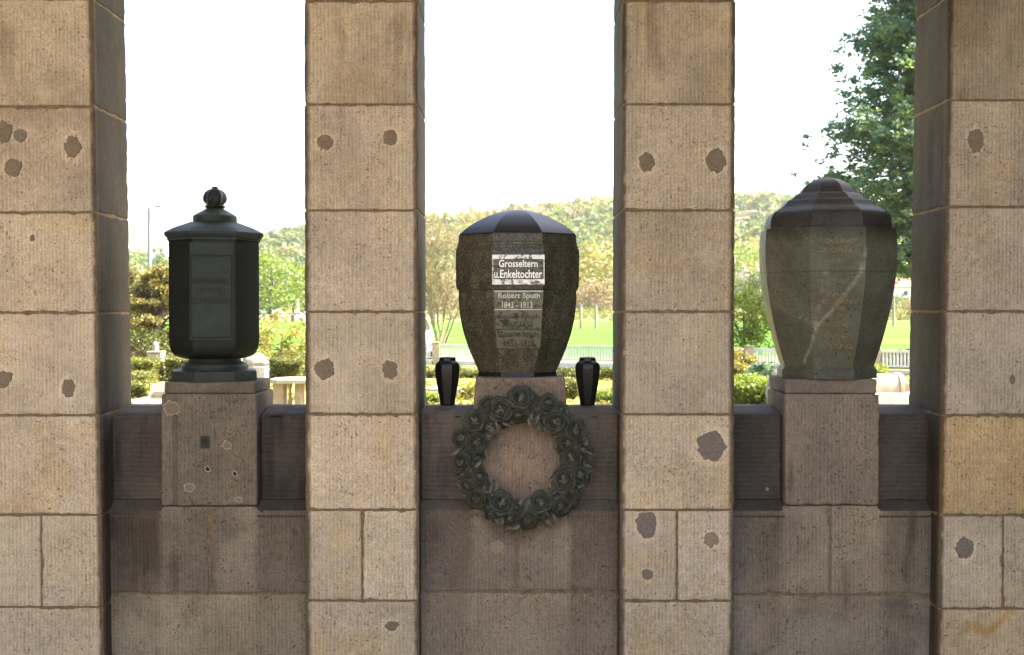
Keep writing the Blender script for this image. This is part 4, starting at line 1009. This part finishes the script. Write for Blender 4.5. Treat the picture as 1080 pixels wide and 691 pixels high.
x, Y, s = frame(455, 22.6); stone_box('grave_slab', [('slab', (x - 12 * s, x + 9 * s, Y, Y + .5, 0, .06, .02), 'pale_stone')], 'flat pale grave slab on the lawn beside the pier by the left vase', 'grave slab', (x, Y, 0))
# tufts over the lawn (nobody could count them)
r = np.random.default_rng(31); n = 5200; P = np.stack([r.uniform(-9, 12, n), r.uniform(9, 23.6, n), np.full(n, .03)], 1); P = P[fbm(P, .8, 44) > .45]
m = MB(); leaves(m, P, 10, np.full(len(P), .10), .032, .45 + .8 * (fbm(P, 1.1, 45) - .5), 32, .5); m.V = [np.maximum(v, np.array([-99, -99, .004])) for v in m.V]
m.build('ground_cover', M['leaf_yellow'], None, kind='stuff')

# --- right bay
tree('leafy_tree', 783, 34.5, WZ(300, 29.7), .95, 'leaf_bright', 'light green small tree left of the veined urn', 'small trees at the cemetery edge', 51, 90, 60, .26, .05, trunk=.06, zc=WZ(338, 29.7), tint=(.55, .2))
tree('pale_shrub', 781, 23.5, WZ(372, 18.7), .40, 'leaf_yellow', 'pale yellow green bush under the light green tree', 'shrubs of the cemetery', 52, 40, 60, .13, .03, trunk=.03, tint=(.55, .2), cat='shrub')
tree('dark_shrub', 803, 22.0, WZ(383, 17.2), .42, 'leaf_dark', 'small dark bush at the left foot of the veined urn', 'shrubs of the cemetery', 53, 40, 60, .13, .03, trunk=.03, tint=(.3, .2), cat='shrub')
hedge(764, 816, 400.5, 18.6, 'leaf_bright', 'bright lime green bush filling the corner between pier and veined urn', 54, .9, tint=.72, cat='bush', group='low bushes of the cemetery', lump=.10)
x, Y, s = frame(822, 18.4); rock('boulder', (x, Y, 0), (.20, .17, .46), M['grey_stone'], 'brownish standing boulder half hidden by the veined urn pedestal', 'boulder', seed=8)
hedge(880, 985, 371, 31.5, 'leaf_box', 'green hedge seen through the slats right of the veined urn', 55, .8, tint=.36)
tree('yellow_shrub', 926, 22.5, WZ(385, 17.7), .26, 'leaf_bright', 'small yellow green plant behind the stone coffin lid', 'shrubs of the cemetery', 56, 24, 50, .10, .03, trunk=.02, tint=(.8, .15), cat='shrub')
# coffin shaped grave chest on a white slab
x, Y, s = frame(934, 20.6); gc = thing('grave_chest', (x, Y + .3, 0), 'rounded coffin shaped grave stone right of the veined urn', 'grave')
zb, zt = .10, WZ(395.5, Y); V = []; nn = 14; xa, xe = x - 26 * s, x + 16 * s
for xx in (xa, xe):
    for i in range(nn):
        t = math.pi * i / (nn - 1); V.append((xx, Y + .35 - .35 * math.copysign(abs(math.cos(t)) ** .6, math.cos(t)), zb + (zt - zb) * abs(math.sin(t)) ** .7))
FS = [[i, nn + i, nn + i + 1, i + 1] for i in range(nn - 1)] + [list(range(nn)), list(range(nn, 2 * nn))[::-1], [0, nn - 1, 2 * nn - 1, nn]]
make('chest_body', V, FS, M['pale_stone'], gc, smooth=40)
e = np.array(V[:nn]); E = np.concatenate([e + [xe - xa + .004, 0, 0], e + [xe - xa + .10, 0, 0]]); cen = np.array([0, Y + .35, zb]); E = np.concatenate([(E[:nn] - cen) * [1, 1.05, 1.06] + cen, (E[nn:] - cen) * [1, 1.05, 1.06] + cen])
make('end_stone', E, FS, M['rose_stone'], gc, smooth=40)
MB().box(xa - .05, xe + .5, Y - .06, Y + .8, .0, .099, .01).build('chest_plinth', M['rose_stone'], gc)
x2, Y2, s2 = frame(948, 18.6); stone_box('grave_kerb', [('kerb_front', (x2 - 26 * s2, x2 + 45 * s2, Y2, Y2 + .18, 0, WZ(415.5, Y2), .015), 'white')], 'white kerb bar in front of the coffin shaped grave stone', 'grave kerb', (x2, Y2, 0))
x2, Y2, s2 = frame(966, 21.0); stone_box('gravestone', [('stone_block', (x2 - 8 * s2, x2 + 25 * s2, Y2 + .1, Y2 + .4, 0, WZ(404, Y2), .03), 'rose_stone')], 'low reddish gravestone at the edge of the rightmost pier', 'gravestone', (x2, Y2, 0))

# --- meadow posts, far hedge, cars, houses
mp = None
for q, (cx_, yb_, yt_) in enumerate([(612.5, 347, 322), (628.5, 347, 322), (595, 347, 322), (942.5, 344, 313)]):
    d_ = 1920 / (yb_ - 328); x, Y, s = frame(cx_, d_); lab = ['wooden field post in the meadow nearest the granite urn', 'wooden field post in the meadow between granite urn and pier', 'wooden field post hidden by the granite urn', 'single tall post in the meadow right of the veined urn'][q]
    if q == 2: continue
    rt = thing('field_post', (x, Y, 0), lab, 'post', 'posts in the meadow'); zt = WZ(yt_, Y)
    MB().tube([(x, Y, -.01), (x, Y, zt)], [.13 if q < 3 else .16, .11], 10).build('post_shaft', M['wire_post'], rt, smooth=60)
    MB().box(x - .2, x + .2, Y - .06, Y + .06, zt + .002, zt + .12, .02).build('post_cap', M['metal_grey'], rt, smooth=40)
r = np.random.default_rng(77); n = 2600; P = np.stack([r.uniform(-75, 75, n), r.uniform(172, 200, n), r.uniform(.1, 1.7, n)], 1)
P = P[(P[:, 0] > -12) | (r.random(n) < .05)]
m = MB(); leaves(m, P, 18, np.full(len(P), .55), .17, .55 + .6 * (fbm(P, .12, 5) - .5), 78); m.build('field_thicket', M['leaf_wood'], None, kind='stuff')

def car(px, d, rz, label, base=0.0):
    Y = d - 4.8; x = WX(px, Y); rt = thing('parked_car', (0, 0, 0), label, 'car', 'white cars beyond the fence')
    prof = [(-2.1, .35), (-2.12, .62), (-2.0, .86), (-1.55, .95), (-1.15, 1.30), (-.55, 1.45), (.5, 1.47), (1.25, 1.35), (1.85, 1.0), (2.08, .92), (2.12, .5), (2.05, .3), (-1.9, .28)]
    n = len(prof); V = []
    for yy, k in ((-.86, .0), (-.80, .0), (.80, .0), (.86, .0)):
        for (a, z) in prof:
            inn = max(0, z - .95) * .32; outer = abs(yy) > .82
            V.append((a * (.985 if outer else 1), math.copysign(abs(yy) - inn, yy), z * (.985 if outer else 1) + (.006 if outer else 0)))
    FS = [[j * n + i, j * n + (i + 1) % n, (j + 1) * n + (i + 1) % n, (j + 1) * n + i] for j in range(3) for i in range(n)] + [list(range(n))[::-1], [3 * n + i for i in range(n)]]
    bo = make('car_body', V, FS, M['car_white'], rt, smooth=35)
    for nm, q in (('rear_window', [(1.27, 1.33), (1.80, 1.03)]), ('windscreen', [(-1.48, .99), (-1.12, 1.29)])):
        (a0, z0), (a1, z1) = q; dx = .02 if a0 > 0 else -.02
        Vw = [(a0 + dx, -.66, z0), (a1 + dx, -.72, z1), (a1 + dx, .72, z1), (a0 + dx, .66, z0)]; make(nm, Vw + [(a - dx * .8, b, c) for a, b, c in Vw], [[0, 1, 2, 3], [7, 6, 5, 4], [0, 4, 5, 1], [1, 5, 6, 2], [2, 6, 7, 3], [3, 7, 4, 0]], M['glass'], rt)
    for sd in (-1, 1):
        for (a, b) in ((-1.05, -.05), (.05, 1.05)):
            y0, y1 = sd * .85, sd * (.86 - .12); MBq = [(a + (.22 if a < -.5 else 0), sd * .742, 1.34), (b, sd * .742, 1.34), (b + (.25 if b > .5 else 0), sd * .846, 1.0), (a - .12 * (a < -.5), sd * .846, 1.0)]
            make('side_window', MBq + [(p, q * .985, z) for p, q, z in MBq], [[0, 1, 2, 3], [7, 6, 5, 4], [0, 4, 5, 1], [1, 5, 6, 2], [2, 6, 7, 3], [3, 7, 4, 0]], M['glass'], rt)
        for a in (-1.32, 1.32):
            t = MB(); t.tube([(a, sd * .66, .31), (a, sd * .875, .31)], .31, 20); w = t.build('wheel', M['tyre'], rt, smooth=40); t = MB(); t.tube([(a, sd * .86, .31), (a, sd * .885, .31)], .19, 16); t.build('rim', M['rim'], w, smooth=40)
        MB().box(2.04, 2.125, sd * .55 - .16, sd * .55 + .16, .72, .88, .015).build('tail_light', M['lamp_red'], rt); MB().box(-2.13, -2.04, sd * .58 - .16, sd * .58 + .16, .60, .74, .015).build('headlight', M['rim'], rt)
    MB().box(2.09, 2.135, -.26, .26, .52, .63, .006).build('number_plate', M['plate_white'], rt)
    rt.location = (x, Y, base); rt.rotation_euler = (0, 0, rz); return rt
car(424, 36.2, rad(-90), 'white car behind the slat fence at the pier by the left vase')
car(309, 185, rad(8), 'distant white car on the pale road left of the pier', .024)
car(281, 190, rad(5), 'distant white car on the pale road beside the black urn', .024)

def house(px, yb, d, w, dp, h, rh, wall, label, rz=0.0, base=None, chim=True):
    Y = d - 4.8; x = WX(px, Y); z = WZ(yb, Y) if base is None else base
    rt = thing('house', (0, 0, 0), label, 'house', 'houses in the valley and on the slope')
    V = [(-w / 2, -dp / 2, -3), (w / 2, -dp / 2, -3), (w / 2, dp / 2, -3), (-w / 2, dp / 2, -3), (-w / 2, -dp / 2, h), (w / 2, -dp / 2, h), (w / 2, dp / 2, h), (-w / 2, dp / 2, h), (-w / 2, 0, h + rh), (w / 2, 0, h + rh)]
    make('wall', V, [[0, 1, 5, 4], [2, 3, 7, 6], [1, 2, 6, 9, 5], [3, 0, 4, 8, 7], [3, 2, 1, 0]], M[wall], rt)
    e = .4; zz = h - e * rh / (dp / 2); R = [(-w / 2 - e, -dp / 2 - e, zz), (w / 2 + e, -dp / 2 - e, zz), (w / 2 + e, 0, h + rh), (-w / 2 - e, 0, h + rh), (-w / 2 - e, dp / 2 + e, zz), (w / 2 + e, dp / 2 + e, zz)]
    R2 = [(a, b, c + .22) for a, b, c in R]
    ro = make('roof', [(a, b, c + .01) for a, b, c in R] + R2, [[6, 7, 8, 9], [9, 8, 11, 10], [0, 3, 2, 1], [3, 4, 5, 2], [0, 1, 7, 6], [4, 10, 11, 5], [0, 6, 9, 10, 4, 3], [1, 2, 5, 11, 8, 7]], M['tiles'], rt)
    if chim: MB().box(w * .2, w * .2 + .7, -.3, .4, h + rh * .5, h + rh + .9).build('chimney', M[wall], ro)
    nw = max(2, int(w / 3))
    for k in range(nw):
        for fl in range(max(1, int(h / 2.8))):
            a = -w / 2 + w * (k + .5) / nw; f = MB().box(a - .6, a + .6, -dp / 2 - .05, -dp / 2 + .05, .7 + fl * 2.8, 2.1 + fl * 2.8).build('window', M['white'], rt)
            MB().box(a - .5, a + .5, -dp / 2 - .07, -dp / 2 - .04, .8 + fl * 2.8, 2.0 + fl * 2.8).build('pane', M['glass'], f)
    rt.location = (x, Y, z); rt.rotation_euler = (0, 0, rz)

# --- hillside
ridge_px = [-900, -300, 0, 130, 200, 280, 320, 447, 550, 645, 778, 850, 905, 960, 1080, 1500, 2200]
ridge_py = [278, 274, 280, 284, 278, 264, 256, 246, 236, 227, 224, 222, 232, 252, 268, 272, 276]
def hill_z(x, y):
    d = y + 4.8; q = 543 + x * F / d; rp = np.interp(q, ridge_px, ridge_py)
    H = (328 - rp) / F * 800
    f = sstep(300, 800, d) ** .85
    return H * f + (fbm(np.stack([x, y, 0 * x], 1), .006, 8) - .5) * 9 * f - .5 + np.where(d > 800, (d - 800) * -.03, 0)
gx = np.linspace(-1500, 1500, 160); gy = np.linspace(285, 1100, 70); GXX, GYY = np.meshgrid(gx, gy)
hz = hill_z(GXX.ravel(), GYY.ravel()); V = np.stack([GXX.ravel(), GYY.ravel(), hz], 1); V[:160, 2] = -.6
FS = [[j * 160 + i, j * 160 + i + 1, (j + 1) * 160 + i + 1, (j + 1) * 160 + i] for j in range(69) for i in range(159)]
make('hill', V, FS, M['hill'], None, kind='structure', smooth=180)
# terraced strips on the slope
for k, q in enumerate((247, 251.5, 256, 260)):
    d_ = 640 - k * 28; Y = d_ - 4.8; xs = np.linspace(WX(760, Y), WX(812, Y), 14); m = MB()
    zs_ = hill_z(xs, np.full(14, Y)); 
    for a, b, z0, z1 in zip(xs, xs[1:], zs_, zs_[1:]): m.add([(a, Y, z0 - 2), (b, Y, z1 - 2), (b, Y, z1 + 2.2), (a, Y, z0 + 2.2), (a, Y + 2, z0 - 2), (b, Y + 2, z1 - 2), (b, Y + 2, z1 + 2.2), (a, Y + 2, z0 + 2.2)], [[0, 1, 2, 3], [3, 2, 6, 7], [5, 4, 7, 6], [0, 3, 7, 4], [1, 5, 6, 2]])
    m.build('terrace', M['terrace'], None, kind='structure')
r = np.random.default_rng(101); n = 5200; dd = r.uniform(330, 830, n) ; qq = r.uniform(60, 1040, n)
x = (qq - 543) / F * dd; y = dd - 4.8; z = hill_z(x, y); P = np.stack([x, y, z], 1)
_, ppy = proj(P)
keep = ~((qq > 770) & (qq < 806) & (dd > 535) & (dd < 662))
clear = fbm(P, .012, 60, 3); keep &= (clear > .40) | (r.random(n) < .35)
P = P[keep]; dd = dd[keep]
hue = .44 + 1.6 * (fbm(P, .016, 61, 3) - .5) + r.normal(0, .15, len(P)); hue = np.clip(hue + .2 * sstep(560, 780, dd) - .06, .02, .98)
R = r.uniform(3.2, 6.0, len(P)); Hh = R * r.uniform(.9, 1.5, len(P))
CL = []; CR = []; CT = []
for k in range(9):
    d = r.normal(size=(len(P), 3)); d /= np.linalg.norm(d, axis=1, keepdims=True); d[:, 2] = np.abs(d[:, 2]) * 1.2 - .15
    CL.append(P + np.stack([d[:, 0] * R * .62, d[:, 1] * R * .62, Hh * (.75 + .62 * d[:, 2])], 1)); CR.append(R * r.uniform(.35, .6, len(P))); CT.append(hue + r.normal(0, .07, len(P)))
m = MB(); leaves(m, np.concatenate(CL), 14, np.concatenate(CR), 1.35, np.concatenate(CT), 102, jit=.045); m.build('hillside_woods', M['leaf_wood'], None, kind='stuff')
# trees one can tell apart at the foot of the hill
i = 0
for px_, d_, top, R_, mat, ti, lab in [(286, 150, 268, 5.0, 'leaf_bright', .55, 'large bright green tree below the hill right of the black urn'), (309, 170, 272, 4.2, 'leaf_bright', .75, 'bright yellow green tree beside the pier left of the granite urn'),
        (271, 210, 255, 4.0, 'leaf_wood', .25, 'darker green tree just right of the black urn lid'), (637, 230, 258, 7.5, 'leaf_yellow', .55, 'rounded yellow green tree on the slope beside the pier'), (616, 240, 272, 5.5, 'leaf_bright', .6, 'bright green tree on the slope right of the granite urn'),
        (628, 215, 296, 5.0, 'leaf_wood', .9, 'pinkish brown bare crowned tree at the meadow edge'), (592, 220, 300, 5.0, 'leaf_wood', .8, 'tan tree close behind the granite urn'), (458, 230, 286, 6.5, 'leaf_wood', .85, 'tan leafless crown behind the multi stemmed tree'), (490, 240, 292, 5.5, 'leaf_wood', .7, 'pale tree at the hill foot left of the granite urn'),
        (790, 240, 262, 5.5, 'leaf_bright', .55, 'fresh green tree below the terraces'), (808, 225, 284, 4.5, 'leaf_wood', .12, 'dark green tree beside the red roofed house'), (948, 200, 312, 3.6, 'leaf_wood', .12, 'dark round tree in front of the pale house at right'), (962, 190, 318, 3.0, 'leaf_wood', .75, 'tan bush beside the rightmost pier on the meadow edge'), (140, 200, 285, 6.0, 'leaf_wood', .55, 'yellowish tree behind the narrow conifer'), (172, 220, 268, 5.0, 'leaf_wood', .30, 'green tree right of the street lamp mast')]:
    Y = d_ - 4.8; zb = max(0.0, float(hill_z(np.array([WX(px_, Y)]), np.array([Y]))[0]) if d_ > 295 else 0.0); zt = WZ(top, Y)
    tree('hillside_tree', px_, d_, zt, R_, mat, lab, 'trees at the foot of the hill', 200 + i, 70, 36, R_ * .3, R_ * .055, zc=zb + (zt - zb) * .58, trunk=.3, tint=(ti, .12), base_z=zb); i += 1
house(796, 303, 330, 9, 7, 4.5, 2.6, 'house_pink', 'red roofed house among trees left of the veined urn', .25)
house(945, 326, 310, 8, 7, 6.0, 2.2, 'house_white', 'pale house behind the tall meadow post', -.2)
house(962, 322, 330, 9, 7, 5.0, 2.4, 'house_pink', 'pinkish house half hidden by the rightmost pier', .15)
house(573, 226, 760, 15, 9, 6, 3.0, 'house_white', 'white house on the hill crest above the granite urn', .1)
house(588, 231, 745, 12, 9, 5, 3.0, 'house_pink', 'red roofed house on the hill right above the granite urn', -.2)
house(170, 268, 540, 7, 6, 2.6, 2.2, 'house_white', 'white house on the wooded slope right of the street lamp mast', -.2)
house(285, 330, 300, 14, 8, 3.5, 2.0, 'house_white', 'low white building beside the distant road', .05)

# ------------------------------------------------------------------ spring haze over the valley
HT = NT('spring_haze'); pv = HT.n('ShaderNodeVolumePrincipled'); pv.inputs['Density'].default_value = .00011; pv.inputs['Color'].default_value = (1, .98, .94, 1); pv.inputs['Anisotropy'].default_value = .2
HT.l(pv.outputs[0], HT.out.inputs['Volume'])
MB().box(-1650, 1650, -320, 1170, -8, 150).build('haze', HT.m, None, kind='stuff')

# ------------------------------------------------------------------ light
EL, AZ = 50.0, 88.0           # sun height; azimuth measured from +y (behind the wall) towards +x (right)
wd = bpy.data.worlds.new('World'); scene.world = wd; wd.use_nodes = True
nt = wd.node_tree; bg = nt.nodes['Background']; sk = nt.nodes.new('ShaderNodeTexSky'); sk.sky_type = 'NISHITA'; sk.sun_disc = False
sk.sun_elevation = rad(EL); sk.sun_rotation = rad(AZ); sk.air_density = 1.0; sk.dust_density = 5.0; sk.ozone_density = .3
nt.links.new(sk.outputs[0], bg.inputs[0]); bg.inputs[1].default_value = .15
sd = bpy.data.lights.new('sun', 'SUN'); sd.energy = 5.0; sd.angle = rad(.5); sd.color = (1.0, .93, .83)
so = bpy.data.objects.new('sun', sd); COL.objects.link(so)
dirn = Vector((math.sin(rad(AZ)) * math.cos(rad(EL)), math.cos(rad(AZ)) * math.cos(rad(EL)), math.sin(rad(EL))))
so.rotation_euler = (-dirn).to_track_quat('-Z', 'Y').to_euler(); so.location = (20, 20, 40)
vs = scene.view_settings; vs.view_transform = 'Standard'; vs.look = 'None'; vs.gamma = 1; vs.use_curve_mapping = False; vs.exposure = 2.65
scene.cycles.volume_bounces = 1; scene.cycles.max_bounces = 8; scene.cycles.diffuse_bounces = 5; scene.cycles.transparent_max_bounces = 4
